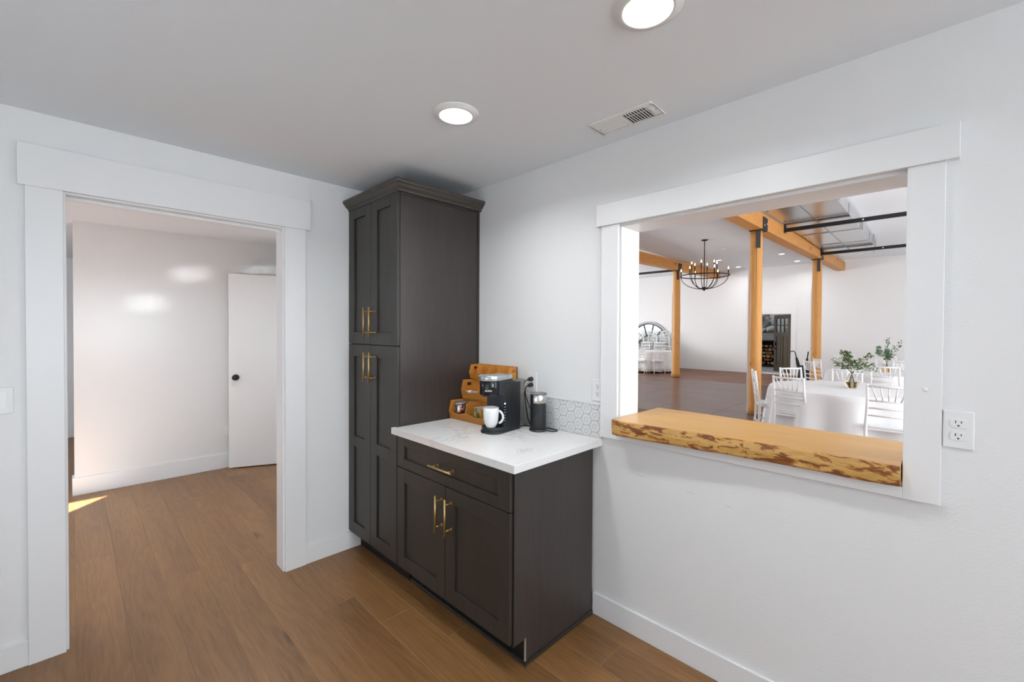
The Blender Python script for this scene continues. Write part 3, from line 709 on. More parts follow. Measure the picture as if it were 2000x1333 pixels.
# things in the organiser
def can(x, y, label, lab):
    o = tag(root('coffee_can', (x, y, CZ+.0075)), label, 'can'); z = CZ+.0076
    MB().lathe([(.034, 0), (.036, .003), (.036, .080), (.035, .082)], 32, (x, y, z)).build('body', M['can'], o)
    MB().lathe([(.0375, .082), (.0375, .094), (.036, .097), (.026, .097), (.025, .095), (.0001, .095)], 32, (x, y, z)).build('lid', M['silver'], o)
    if lab:
        dv = Vector((CAM.x-x, CAM.y-y, 0)).normalized(); th0 = math.atan2(dv.y, dv.x)+.28
        g = MB(); vs = []; k = 8
        for i in range(k+1):
            th = th0-.30+.60*i/k
            for zz_ in (.046, .072): vs.append((x+.0363*math.cos(th), y+.0363*math.sin(th), z+zz_))
        g.add(vs, [(2*i, 2*i+2, 2*i+3, 2*i+1) for i in range(k)], 0, True)
        lb = g.build('label', M['red'], o)
        text('illy', .0155, lambda p: (x+.0367*math.cos(th0+(p.x)/.0363), y+.0367*math.sin(th0+(p.x)/.0363), z+.0545+p.y), M['paper'], lb, 'lettering')
    return o
def text(s, size, fn, m, parent, name, bold=False):
    c = bpy.data.curves.new('t', 'FONT'); c.body = s; c.size = size; c.align_x = 'CENTER'; c.resolution_u = 2
    if bold: c.offset = size*.02
    t = bpy.data.objects.new('t', c); COL.objects.link(t)
    dg = bpy.context.evaluated_depsgraph_get(); me0 = t.evaluated_get(dg).to_mesh()
    vs = [fn(v.co.copy()) for v in me0.vertices]; fs = [tuple(p.vertices) for p in me0.polygons]
    t.evaluated_get(dg).to_mesh_clear(); bpy.data.objects.remove(t); bpy.data.curves.remove(c)
    me = bpy.data.meshes.new(name); Mi = MATM[parent.name].inverted()
    me.from_pydata([tuple(Mi @ Vector(v)) for v in vs], [], fs); me.materials.append(m)
    o = bpy.data.objects.new(name, me); COL.objects.link(o); o.parent = parent; MATM[o.name] = MATM[parent.name]
    return o
can(-.200, -.674, 'silver coffee can with a small red label in the lowest organizer bin', True)
o = tag(root('coffee_can', (-.165, -.665, CZ)), 'plain silver can behind the red-labelled can in the lowest bin', 'can')
MB().lathe([(.024, .0078), (.026, .010), (.026, .096)], 24, (-.161, -.742, CZ)).build('body', M['can'], o)
MB().lathe([(.0275, .096), (.0275, .107), (.026, .109), (.0001, .109)], 24, (-.161, -.742, CZ)).build('lid', M['silver'], o)
# tea carton
tb = tag(root('tea_carton', (-.19, -.86, CZ+.008)), 'olive green tea carton in the lowest bin behind the white mug', 'carton')
bx0, bx1, by0, by1, bz0, bz1 = -.218, -.150, -.925, -.815, CZ+.0078, CZ+.088
MB().box(bx0, bx1, by0, by1, bz0, bz1).build('box', M['olive'], tb, bevel=.0012)
MB().lathe([(.0095, 0), (.0095, .0006), (0, .0006)], 20).build('round_print', M['paper'], tb, local=True).matrix_local = MATM[tb.name].inverted() @ Matrix.Translation((bx0, -.868, CZ+.074)) @ Matrix.Rotation(-PI/2, 4, 'Y')
MB().lathe([(.006, 0), (.006, .0010), (0, .0010)], 16).build('round_print', M['violet'], tb, local=True).matrix_local = MATM[tb.name].inverted() @ Matrix.Translation((bx0, -.868, CZ+.074)) @ Matrix.Rotation(-PI/2, 4, 'Y')
MB().box(bx0-.0005, bx0, -.892, -.877, CZ+.050, CZ+.084).build('picture_print', M['orange'], tb)
MB().box(bx0-.0006, bx0, -.877, -.856, CZ+.034, CZ+.058).build('picture_print', M['dgreen'], tb)
MB().box(bx0-.0006, bx0, -.838, -.833, CZ+.040, CZ+.066).build('band_print', M['paper'], tb)
MB().box(bx0-.0004, bx1+.0004, by0-.0004, by0, bz1-.012, bz1).box(bx0, bx1, by0, by1, bz1, bz1+.0005).build('top_flap', M['icon'], tb)
# coffee pods in the middle tier
random.seed(2)
for i, (x, y) in enumerate(((-.118, -.660), (-.112, -.703), (-.120, -.745))):
    z = CZ+.126
    o = tag(root('coffee_pod', (x, y, z)), ('foil-topped coffee pod nearest the cabinet in the middle organizer bin', 'foil-topped coffee pod in the middle of the three in the middle organizer bin', 'foil-topped coffee pod next to the divider in the middle organizer bin')[i], 'coffee pod', 'coffee pods in the middle organizer bin')
    MB().lathe([(.016, 0), (.019, .030), (.0225, .036), (.0225, .0385)], 20, (x, y, z)).build('cup', M['plastic'], o)
    MB().lathe([(.0215, .0385), (.0215, .0392), (.0001, .0394)], 20, (x, y, z)).build('foil_lid', [M['paper'], M['icon'], M['paper']][i], o)

# ------------------------------------------------------------------ coffee machine (local: +x to the back, +y to its left, origin on the counter)
ang = R(6.63); A0 = Vector((-.276, -1.147, CZ+.0005))
cmr = tag(root('coffee_machine', A0, ang), 'black single-cup coffee machine with a silver lid and clear water tank', 'coffee machine')
LM = Matrix.Translation(A0) @ Matrix.Rotation(ang, 4, 'Z')
def rounded(x0, x1, y0, y1, rf, rb, k=8):
    """plan outline, front (x0) corners radius rf, back corners rb"""
    P = []
    for cx, cy, r_, a0 in ((x0+rf, y0+rf, rf, PI), (x1-rb, y0+rb, rb, 1.5*PI), (x1-rb, y1-rb, rb, 0), (x0+rf, y1-rf, rf, .5*PI)):
        for i in range(k+1):
            t_ = a0+PI/2*i/k; P.append((cx+r_*math.cos(t_), cy+r_*math.sin(t_)))
    return P
def slab_(P, z0, z1, name, m, parent=cmr, bev=.0015, sm=True): return MB().prism(P, 'z', z0, z1, 0, sm).build(name, m, parent, bevel=bev, local=True)
WD = .126
slab_(rounded(-.082, .143, -.003, WD+.003, .058, .012), 0, .013, 'base', M['black'], bev=.004)
slab_(rounded(-.077, .02, .001, WD-.001, .056, .004), .013, .034, 'drip_tray', M['black'], bev=.002)
# tower side profile with rounded shoulder
g = MB(); P = [(.001, .013), (.143, .013), (.143, .266)]
for i in range(9):
    t_ = PI/2+PI/2*i/8; P.append((.022+.021*math.cos(t_), .245+.021*math.sin(t_)))
g.prism(P, 'y', 0, WD); g.build('tower', M['black'], cmr, bevel=.002, local=True)
MB().box(-.002, .002, .006, WD-.006, .036, .205).build('front_panel', M['navy'], cmr, bevel=.001, local=True)
# head
slab_(rounded(-.100, .030, .008, WD-.008, .054, .010, 14), .208, .283, 'brew_head', M['blackgloss'], bev=.004)
g = MB(); P = [(-.040, .215), (-.02, .203), (.0, .203), (.012, .212), (.018, .235), (.026, .258), (.045, .268), (.075, .268), (.075, .288), (-.040, .284)]
g.prism(P, 'y', .003, WD-.003); g.build('head_housing', M['navy'], cmr, bevel=.002, local=True)
slab_(rounded(-.090, .02, .012, WD-.012, .05, .01, 12), .200, .209, 'head_base', M['black'], bev=.003)
# silver lid, tapering towards the hinge
P = rounded(-.104, .048, .004, WD-.004, .058, .006, 14); vs = [(x, y, .283) for x, y in P]+[(x, y, .312-.02*max(0, (x+.02))/.07*.25) for x, y in P]; n = len(P)
g = MB().add(vs, [tuple(range(n))[::-1], tuple(range(n, 2*n))]); g.add(vs, [(i, (i+1) % n, n+(i+1) % n, n+i) for i in range(n)], 0, True)
g.build('lid', M['silver'], cmr, bevel=.003, local=True)
slab_(rounded(-.108, -.07, .020, WD-.020, .018, .003, 10), .3065, .3125, 'lid_handle', M['silver'], bev=.0015)
MB().box(.052, .078, .008, WD-.008, .284, .310).build('hinge_block', M['silver'], cmr, bevel=.003, local=True)
# water tank
slab_(rounded(.1445, .198, .004, WD-.004, .004, .022), .004, .262, 'water_tank', M['clear'], bev=.002)
slab_(rounded(.10, .201, .001, WD-.001, .004, .024), .2665, .274, 'tank_lid', M['smoke'], bev=.002)
MB().lathe([(.011, .06), (.012, .062), (.012, .125), (.008, .140), (.008, .155)], 16, (.172, .045, 0)).build('filter_stem', M['icon'], cmr, local=True)
# control strip on the near side
MB().box(-.0012, .0085, -.0008, .001, .060, .170).build('control_strip', M['blackgloss'], cmr, local=True)
ledm = MB().lathe([(.0052, 0), (.0052, .0008), (0, .0009)], 16).build('power_light', M['led'], cmr, local=True); ledm.matrix_local = Matrix.Translation((.0035, -.0008, .158)) @ Matrix.Rotation(PI/2, 4, 'X')
for i in range(6):
    q = MB().box(-.0035, .0035, -.0022, .0022 if i % 2 else .0035, 0, .0006).build('button', M['icon'], cmr, local=True); q.matrix_local = Matrix.Translation((.0038, -.0008, .139-.0145*i)) @ Matrix.Rotation(PI/2, 4, 'X')
# lettering round the front of the head
hc = Vector((-.046, WD/2)); hr = .0548
def wrap(p):
    th = math.atan2(-.62, -1.0)+p.x/hr
    return tuple(LM @ Vector((hc.x+hr*math.cos(th), hc.y+hr*math.sin(th), .229+p.y)))
text('KEURIG', .0115, wrap, M['paper'], cmr, 'lettering', True)
# mug
mx, my, mz = -.333, -1.103, CZ+.0345
mg = tag(root('coffee_mug', (mx, my, mz)), 'white ceramic mug standing on the coffee machine drip tray', 'mug')
MB().lathe([(.020, .001), (.0235, 0), (.025, .004), (.0285, .009), (.0350, .020), (.0388, .036), (.0408, .054), (.0418, .078), (.042, .104), (.041, .106), (.0392, .104), (.0388, .078), (.037, .052), (.034, .036), (.028, .020), (.018, .012), (.0001, .010)], 40, (mx, my, mz)).build('cup', M['ceramic'], mg)
dv = Vector((.62, -.78, 0)).normalized(); pts = []
for i in range(17):
    t_ = -1.25+2.5*i/16; pts.append(Vector((mx, my, mz+.055))+dv*(.034+.031*math.cos(t_))+Vector((0, 0, .034*math.sin(t_))))
MB().tube(pts, [.0062]*17, 10).build('handle', M['ceramic'], mg)
# milk frother
fx, fy = -.097, -1.232
fr_ = tag(root('milk_frother', (fx, fy, CZ)), 'black ribbed milk frother with a steel collar on the counter', 'milk frother')
MB().lathe([(.047, .0005), (.049, .004), (.049, .012), (.046, .015), (.0001, .015)], 40, (fx, fy, CZ)).build('base', M['black'], fr_)
pf = [(.042, .0152), (.0435, .018), (.0435, .082)]
for i in range(11): z_ = .084+.0062*i; pf += [(.0435, z_), (.0425, z_+.0015), (.0425, z_+.003), (.0435, z_+.0045)]
pf += [(.0435, .155)]
MB().lathe(pf, 48, (fx, fy, CZ)).build('body', M['black'], fr_)
MB().lathe([(.0436, .155), (.0440, .157), (.0440, .198), (.0430, .200)], 48, (fx, fy, CZ)).build('steel_collar', M['chrome'], fr_)
MB().lathe([(.0435, .2), (.0462, .202), (.0462, .207), (.043, .209), (.0001, .209)], 40, (fx, fy, CZ)).build('lid', M['smoke'], fr_)
g = MB(); vs = []; k = 6; dv = math.atan2(CAM.y-fy, CAM.x-fx)
for i in range(k+1):
    th = dv-1.35+.55*i/k
    for z_ in (.02, .199): vs.append((fx+.0452*math.cos(th), fy+.0452*math.sin(th), CZ+z_))
g.add(vs, [(2*i, 2*i+2, 2*i+3, 2*i+1) for i in range(k)], 0, True)
g.build('spine', M['black'], fr_)
for i in range(3):
    th = dv-.2+.2*i
    MB().box(-.0015, .0015, -.0015, .0015, -.001, .001).build('indicator', M['paper'], fr_, local=True).location = (.0492*math.cos(th), .0492*math.sin(th), .008)
# plugs and cords
py = -1.1035
def plug(z, name, label, path):
    o = tag(root(name, (-.03, py, z)), label, 'power cord')
    g = MB().tube([(-.0086, py, z), (-.012, py, z), (-.03, py, z-.001), (-.042, py+.002, z-.004)], [.0125, .0135, .0115, .006], 12)
    g.build('plug', M['black'], o)
    MB().tube(path, .0031, 8).build('cord', M['cord'], o)
def smooth(P, k=6):
    P = [Vector(p) for p in P]; out = []
    for i in range(len(P)-1):
        p0, p1, p2, p3 = P[max(i-1, 0)], P[i], P[i+1], P[min(i+2, len(P)-1)]
        for j in range(k):
            t_ = j/k; out.append(.5*((2*p1)+(p2-p0)*t_+(2*p0-5*p1+4*p2-p3)*t_*t_+(3*p1-p0-3*p2+p3)*t_**3))
    return out+[P[-1]]
plug(1.183, 'machine_cord', 'black cord in the upper socket running down behind the coffee machine', smooth([(-.040, py+.002, 1.179), (-.052, -1.090, 1.172), (-.052, -1.080, 1.14), (-.044, -1.085, 1.05), (-.040, -1.10, .96), (-.040, -1.12, .925), (-.055, -1.135, .9175), (-.068, -1.110, .9175), (-.064, -1.085, .9175)]))
plug(1.148, 'frother_cord', 'black cord in the lower socket looping around the milk frother', smooth([(-.040, py+.002, 1.143), (-.054, -1.098, 1.138), (-.053, -1.095, 1.09), (-.043, -1.120, 1.02), (-.032, -1.150, .96), (-.028, -1.175, .922), (-.026, -1.215, .9175), (-.026, -1.265, .9175), (-.024, -1.300, .9175), (-.045, -1.322, .9175), (-.072, -1.305, .9175), (-.085, -1.284, .920)]))

# ================================================================== the banquet hall
def log_post(x, y, z1, r, label, seed):
    o = tag(root('log_post', (x, y, 0)), label, 'post', 'peeled log posts of the hall')
    g = MB(); n = 20; k = 26; vs = []; r2 = random.Random(seed)
    for i in range(k+1):
        z = .012+(z1-.012)*i/k
        for j in range(n):
            th = 2*PI*j/n
            q = r*(1.06-.10*i/k)*(1+.035*noise.noise(Vector((math.cos(th)+seed*5, math.sin(th), z*1.7)))+.02*noise.noise(Vector((seed, 3, z*3))))
            vs.append((x+q*math.cos(th), y+q*math.sin(th), z))
    g.add(vs, [(i*n+j, i*n+(j+1) % n, (i+1)*n+(j+1) % n, (i+1)*n+j) for i in range(k) for j in range(n)], 0, True)
    g.add(vs, [tuple(range(n))[::-1], tuple(range(k*n, k*n+n))]); g.build('log', M['post'], o)
    MB().lathe([(r*1.12, 0), (r*1.12, .012), (0, .012)], 20, (x, y, 0)).build('base_plate', M['steel'], o)
    dv = Vector((CAM.x-x, CAM.y-y, 0)).normalized(); th = math.atan2(dv.y, dv.x)+.32
    px, py_ = x+r*.985*math.cos(th), y+r*.985*math.sin(th); tn = Vector((-math.sin(th), math.cos(th), 0))
    MB().obox((px, py_, z1-.15), tn*.035, dv*.012, (0, 0, .155)).build('strap', M['steel'], o)
    # pale strip down the left flank
    th2 = math.atan2(dv.y, dv.x)-1.62
    c_ = Vector((x, y, 0))+Vector((math.cos(th2), math.sin(th2), 0))*r*1.05
    MB().obox((c_.x, c_.y, z1*.40), dv*.03, Vector((math.cos(th2), math.sin(th2), 0))*.018, (0, 0, z1*.39)).build('pale_strip', M['plastic'], o)
    return o, dv, th
o, dv, th = log_post(6.584, -.452, 3.235, .100, 'nearest peeled log post, left of the round table', 1)
g = MB()
for i in range(30):
    z = 3.05-i*.055; r_ = .1015*(1.0+.03*noise.noise(Vector((5, 1, z))))
    t_ = math.atan2(dv.y, dv.x)+.06+.03*noise.noise(Vector((z*1.5, 0, 2)))
    for s in (-1, 1): g.v.append((6.584+r_*math.cos(t_+s*.022*(1-i/32)), -.452+r_*math.sin(t_+s*.022*(1-i/32)), z))
g.f = [(2*i, 2*i+1, 2*i+3, 2*i+2) for i in range(29)]; g.m = [0]*29; g.s = [False]*29
g.build('crack', M['dark'], o)
log_post(11.62, -.480, 3.328, .105, 'peeled log post right of the outside door', 2)
log_post(11.75, 3.288, 3.425, .115, 'peeled log post at the left, by the far chairs', 3)
def beam(y, x0, x1, z0a, z0b, ht, wd, label, plates):
    o = tag(root('timber_beam', ((x0+x1)/2, y, z0a)), label, 'beam', None)
    def zb(x): return z0a+(z0b-z0a)*(x-x0)/(x1-x0)
    g = MB(); vs = [(x, y_, zb(x)+dz) for x in (x0, x1) for y_, dz in ((y-wd/2, 0), (y+wd/2, 0), (y+wd/2, ht), (y-wd/2, ht))]
    g.add(vs, [(0, 1, 2, 3), (7, 6, 5, 4), (0, 4, 5, 1), (1, 5, 6, 2), (2, 6, 7, 3), (3, 7, 4, 0)]); g.build('beam', M['beamw'], o)
    for x in plates:
        MB().box(x-.13, x+.13, y-wd/2-.008, y+wd/2+.008, zb(x)-.012, zb(x)).box(x-.13, x+.13, y-wd/2-.010, y-wd/2, zb(x), zb(x)+.21).build('post_bracket', M['steel'], o)
        for dx in (-.07, .07): MB().lathe([(.016, 0), (.016, .012), (0, .014)], 8).build('bolt', M['silver'], o, local=True).matrix_local = MATM[o.name].inverted() @ Matrix.Translation((x+dx, y-wd/2-.010, zb(x)+.09+dx*.3)) @ Matrix.Rotation(PI/2, 4, 'X')
    return o
beam(-.48, 2.6, 15.24, 3.165, 3.42, .27, .21, 'long golden timber beam on the two right log posts', (6.584, 11.62))
beam(3.288, 5.0, 15.24, 3.34, 3.475, .29, .21, 'golden timber beam on the left log post behind the chandelier', (11.75,))
# black rails across the hall
def rail(x, y0, y1, z, label):
    o = tag(root('steel_rail', (x, y0, z)), label, 'rail')
    MB().box(x-.02, x+.02, y0, y1, z-.035, z+.035).build('bar', M['steel'], o)
    MB().box(x-.045, x+.045, y1-.02, y1, z-.05, z+.16).build('end_bracket', M['steel'], o)
    MB().lathe([(.014, 0), (.014, .006), (0, .008)], 8).build('bolt', M['plastic'], o, local=True).matrix_local = Matrix.Translation((-.02, (y1-y0)-1.2, 0)) @ Matrix.Rotation(-PI/2, 4, 'Y')
rail(7.88, -6.5, -.587, 3.45, 'nearer black steel rail crossing under the metal duct')
rail(11.42, -6.5, -.587, 3.45, 'farther black steel rail by the end of the metal duct')
rail(11.75, 3.40, 8.9, 3.44, 'black steel rail left of the left log post')
# galvanised duct
du = tag(root('metal_duct', (9, -1.1, 3.5)), 'flat galvanised metal air duct hung beside the right timber beam', 'duct')
dx = [2.6, 4.2, 5.9, 7.55, 9.0, 10.5, 11.7]
for i in range(6):
    xa, xb = dx[i], dx[i+1]; so = .18 if i % 2 else 0
    MB().box(xa+.004, xb-.004, -1.135, -.64, 3.52, 3.70).build('duct_section', M['galv'], du)
    MB().box(xa+.004+so*0, xb-.004, -1.625, -1.145, 3.515, 3.70).build('duct_section', M['galv'], du)
    MB().box(xb-.012, xb+.012, -1.632, -.63, 3.508, 3.705).build('seam', M['galvseam'], du)
MB().box(2.6, 11.7, -1.147, -1.133, 3.508, 3.70).build('seam', M['galvseam'], du)
MB().box(11.72, 13.0, -1.50, -.75, 3.56, 3.70).build('end_section', M['galv'], du)
for x in (4.0, 6.5, 9.2, 11.2):
    MB().box(x-.015, x+.015, -1.645, -1.632, 3.52, 3.75).build('hanger', M['galvseam'], du)

# chandelier
cx, cy = 9.153, 1.43
chd = tag(root('chandelier', (cx, cy, HH)), 'black iron ring chandelier with candle lamps hanging in the hall', 'chandelier')
MB().lathe([(.075, 0), (.075, -.02), (.02, -.03), (.0, -.03)], 20, (cx, cy, HH)).build('canopy', M['steel'], chd)
MB().tube([(cx, cy, HH-.02), (cx, cy, 2.56)], .011, 8).build('rod', M['steel'], chd)
MB().lathe([(0, -.055), (.016, -.05), (.03, -.02), (.062, -.015), (.062, .03), (.03, .045), (.0, .05)], 16, (cx, cy, 2.535)).build('hub', M['steel'], chd)
RR = .57; zr = 2.855
MB().tube([(cx+RR*math.cos(2*PI*i/48), cy+RR*math.sin(2*PI*i/48), zr) for i in range(48)], .0135, 8, closed=True).build('ring', M['steel'], chd)
def arm(th, rad, ztop):
    d = Vector((math.cos(th), math.sin(th), 0)); P = []
    b = Vector((cx, cy, 2.53))
    for i in range(13):
        t_ = PI/2*i/12; P.append(b+d*(.03+(rad-.03)*math.sin(t_))+Vector((0, 0, (zr-2.53)*(1-math.cos(t_)))))
    if ztop > zr+.01: P.append(b+d*rad+Vector((0, 0, ztop-2.53)))
    a_ = MB().tube(P, .008, 6).build('arm', M['steel'], chd)
    p = Vector((cx, cy, 0))+d*rad
    MB().lathe([(.013, 0), (.013, .13)], 10, (p.x, p.y, ztop)).build('candle_tube', M['steel'], a_)
    MB().lathe([(.006, .13), (.013, .147), (.015, .165), (.010, .188), (.002, .205)], 10, (p.x, p.y, ztop)).build('bulb', M['bulb'], a_)
ca = math.atan2(cy-CAM.y, cx-CAM.x)
for k in range(6): arm(ca+PI/6*0+PI/3*k+.42, RR-.03, zr)
for k in range(6): arm(ca+PI/6+PI/3*k+.30, .30, zr+.16)

# chiavari chairs: local +y faces the table, origin on the floor under the seat
def knuckle(p0, p1, r, rings):
    P = []; rs = []; p0, p1 = Vector(p0), Vector(p1); ts = [0]
    for q in rings: ts += [q-.012, q, q+.012]
    ts += [1]
    for t_ in ts: P.append(p0.lerp(p1, t_)); rs.append(r*1.28 if t_ in rings else r)
    return P, rs
def make_chair():
    t = root('chiavari_chair', (0, 0, 0))
    W = .19; W2 = .175
    def bpos(z):   # back post line
        return (-.20-.055*max(0, (z-.45)/.47) - .03*max(0, (.45-z)/.45))
    for s in (-1, 1):
        P = [(s*W, -.235, 0), (s*W, -.20, .25), (s*W, -.195, .45), (s*W2, bpos(.7), .70), (s*W2, bpos(.92), .92)]
        MB().tube(P, [.013, .016, .017, .015, .014], 8).build('back_leg', M['white'], t, local=True)
        P, rs = knuckle((s*.195, .20, 0), (s*.19, .19, .43), .0145, [.3, .62, .85])
        MB().tube(P, rs, 8).build('leg', M['white'], t, local=True)
    MB().prism(rounded(-.19, .19, -.20, .205, .02, .02, 3), 'z', .425, .445, 0, False).build('seat', M['white'], t, local=True, bevel=.004)
    MB().prism(rounded(-.18, .18, -.18, .195, .04, .04, 4), 'z', .446, .472, 0, True).build('seat_pad', M['cushion'], t, local=True, bevel=.008)
    def brail(z, r, name):
        y = bpos(z)
        MB().tube([(-W2, y, z), (0, y-.012, z), (W2, y, z)], r, 8).build(name, M['white'], t, local=True)
    brail(.90, .0135, 'top_rail')
    for z in (.745, .665, .585): brail(z, .0095, 'back_rail')
    for i in range(5):
        u = (i-2)/2
        MB().tube([(u*.095, bpos(.745)-.010, .748), (u*.135, bpos(.9)-.010, .895)], .0075, 6).build('spindle', M['white'], t, local=True)
    for z in (.14, .27):
        for s in (-1, 1): MB().tube([(s*W, -.215, z), (s*.193, .195, z)], .009, 6).build('stretcher', M['white'], t, local=True)
    MB().tube([(-W, -.21, .20), (W, -.21, .20)], .009, 6).build('stretcher', M['white'], t, local=True)
    for z in (.20, .33): MB().tube([(-.19, .195, z), (.19, .195, z)], .009, 6).build('stretcher', M['white'], t, local=True)
    return t
chair0 = make_chair(); kids_of(chair0); used = [False]
def chair(bx, by, fx_, fy_, label, group, z=0, tilt=0):
    """(bx,by): middle of the top of the back; (fx,fy): facing"""
    f = Vector((fx_, fy_)).normalized(); rz = math.atan2(-f.x, f.y)
    c_ = chair0 if not used[0] else copy_tree(chair0)
    used[0] = True
    c_.location = (bx+f.x*.25, by+f.y*.25, z); c_.rotation_euler = (0, 0, rz)
    return tag(c_, label, 'chair', group)
G1 = 'white chairs around the nearest round table'
T1 = (5.10, -2.0)
def toward(bx, by, T, label, group, skew=0):
    f = Vector((T[0]-bx, T[1]-by)).normalized(); f = Vector((f.x*math.cos(skew)-f.y*math.sin(skew), f.x*math.sin(skew)+f.y*math.cos(skew)))
    return chair(bx, by, f.x, f.y, label, group)
chair(4.99, -.885, .38, -.92, 'white chair seen from its side beside the nearest log post, at the nearest table', G1)
chair(4.245, -1.475, .97, -.26, 'white chair with its back to us at the left edge of the nearest tablecloth', G1)
chair(4.03, -2.425, 1, .02, 'white chair with its back to us, cut by the right casing of the opening', G1)
chair(5.925, -1.14, -.62, -.78, 'white chair facing us across the nearest table, in front of the black umbrellas', G1)
chair(6.22, -1.80, -1, -.12, 'white chair facing us right behind the front flower vase', G1)
T2 = (8.35, -2.10)
G2 = 'white chairs around the second round table'
chair(8.02, -.985, .60, -.80, 'left of the two white chairs in front of the log post by the outside door', G2)
chair(8.92, -.965, .48, -.88, 'right of the two white chairs in front of the log post by the outside door', G2)
chair(7.36, -2.15, 1, 0, 'white chair with its back to us between the two flower vases, at the second table', G2)
chair(9.42, -2.30, -1, .05, 'white chair facing us behind the rear flower vase', G2)
T3 = (12.6, -2.1)
chair(11.45, -1.87, 1, -.1, 'bright white chair back at the third table, above the rear vase', 'white chairs around the third round table')
chair(12.1, -1.15, .4, -.9, 'bright white chair at the left of the third table, behind the front bouquet', 'white chairs around the third round table')
# round tables with cloths
def round_table(x, y, r, tl, cl, seed, group):
    t = tag(root('round_table', (x, y, 0)), tl, 'table', 'round folding tables')
    MB().lathe([(r-.02, .725), (r-.01, .728), (r-.01, .745), (r-.02, .748)], 32, (x, y, 0)).build('tabletop', M['white'], t)
    for k in range(4):
        th = PI/4+PI/2*k; MB().tube([(x+.5*math.cos(th), y+.5*math.sin(th), 0), (x+.42*math.cos(th), y+.42*math.sin(th), .725)], .018, 8).build('leg', M['steel'], t)
    g = MB(); n = 96; rows_ = [(0.0001, .7515)]; rr_ = [.3, .6, .85, .96]; vs = []
    prof = [(q*r, .7515, 0) for q in (.25, .5, .75, .95)]+[(r, .749, 0), (r+.012, .735, .1), (r+.02, .68, .35), (r+.03, .55, .6), (r+.045, .38, .8), (r+.06, .2, .95), (r+.075, .06, 1)]
    nf = 11
    for q, z, a_ in prof:
        for j in range(n):
            th = 2*PI*j/n; f = math.cos(nf*th+seed+1.2*math.sin(2*th+seed))
            q2 = q+a_*(.075*f-.02+.02*noise.noise(Vector((3*math.cos(th), 3*math.sin(th), seed))))
            vs.append((x+q2*math.cos(th), y+q2*math.sin(th), z+(.02*noise.noise(Vector((4*math.cos(th), 4*math.sin(th), seed+9))) if z < .1 else 0)))
    k = len(prof)
    g.add(vs, [(i*n+j, i*n+(j+1) % n, (i+1)*n+(j+1) % n, (i+1)*n+j) for i in range(k-1) for j in range(n)], 0, True)
    g.add(vs[:n], [tuple(range(n))[::-1]])
    o = tag(g.build('tablecloth', M['cloth'], origin=(x, y, .75)), cl, 'tablecloth', group)
    sm = o.modifiers.new('solid', 'SOLIDIFY'); sm.thickness = .003; sm.offset = 0
TG = 'white round tablecloths in the hall'
round_table(*T1, .90, 'round table under the nearest white cloth', 'white linen cloth on the nearest round table, holding the front vase', 1, TG)
round_table(*T2, .86, 'round table under the second white cloth', 'white linen cloth on the second round table, under the rear vase', 2.3, TG)
round_table(*T3, .86, 'round table under the third white cloth', 'white linen cloth on the third round table, at the far right', 4, TG)
T4 = (13.05, 4.95)
round_table(*T4, .90, 'round table under the far left cloth', 'white linen cloth on the far left table amid the stacked chairs', 5, TG)
G4 = 'white chairs around the far left table'
chair(11.78, 4.62, .95, .3, 'white chair with its back to us, leftmost at the far left table', G4)
chair(12.30, 4.10, .65, .75, 'white chair with its back to us at the far table, nearest the left log post', G4)
chair(13.10, 3.86, .1, 1, 'white chair right of the far left table, next to the log post', G4)
chair(14.35, 4.72, -.95, .1, 'white chair hidden behind the left log post, its leg showing right of it', G4)
# stacks by the far wall
G5 = 'stacked white chairs by the round mirror'
ORD = ('lowest on the floor', 'second from the floor', 'third from the floor', 'third from the top', 'second from the top', 'topmost')
for i, y_ in enumerate((6.30, 5.72, 5.20)):
    w_ = ('left', 'middle', 'right')[i]
    for k in range(6):
        chair(14.95-.02*k, y_-.06, -1, 0, 'white chair in the tall %s stack before the round mirror, %s' % (w_, ORD[k]), 'chairs of the tall %s stack by the mirror' % w_, z=.115*k)
for i, y_ in enumerate((5.62, 5.08)):
    for k in range(2):
        chair(14.2-.02*k, y_, -1, 0, '%s chair of the low %s white stack behind the far left table' % (('lower', 'upper')[k], ('left', 'right')[i]), 'chairs of the low %s stack' % ('left', 'right')[i], z=.14*k)

# round mirror
mr = tag(root('round_mirror', (HX-.05, 6.03, .95)), 'large round mirror with black spokes leaning on the far wall behind stacked chairs', 'mirror')
mcy, mcz, mR = 6.03, .93, .98
Y2 = lambda r_, th: (mcy+r_*math.cos(th), mcz+r_*math.sin(th))
def ringm(r0_, r1_, x0_, x1_, name, m):
    g = MB(); n = 48
    for i in range(n):
        a0, a1 = 2*PI*i/n, 2*PI*(i+1)/n
        g.prism([Y2(r0_, a0), Y2(r1_, a0), Y2(r1_, a1), Y2(r0_, a1)], 'x', x0_, x1_)
    g.build(name, m, mr)
ringm(.87, mR-.03, HX-.07, HX-.02, 'outer_frame', M['mframe']); ringm(.835, .87, HX-.08, HX-.02, 'inner_frame', M['steel'])
MB().prism([Y2(.84, 2*PI*i/48) for i in range(48)], 'x', HX-.035, HX-.025).build('glass', M['mirror'], mr)
for k in range(12):
    th = 2*PI*k/12+.26; d_ = Vector((0, math.cos(th), math.sin(th))); tn = Vector((0, -math.sin(th), math.cos(th)))
    MB().obox(Vector((HX-.05, mcy, mcz))+d_*.60, d_*.25, tn*.014, (.012, 0, 0)).build('spoke', M['steel'], mr)
ringm(.345, .375, HX-.075, HX-.03, 'hub_ring', M['steel'])

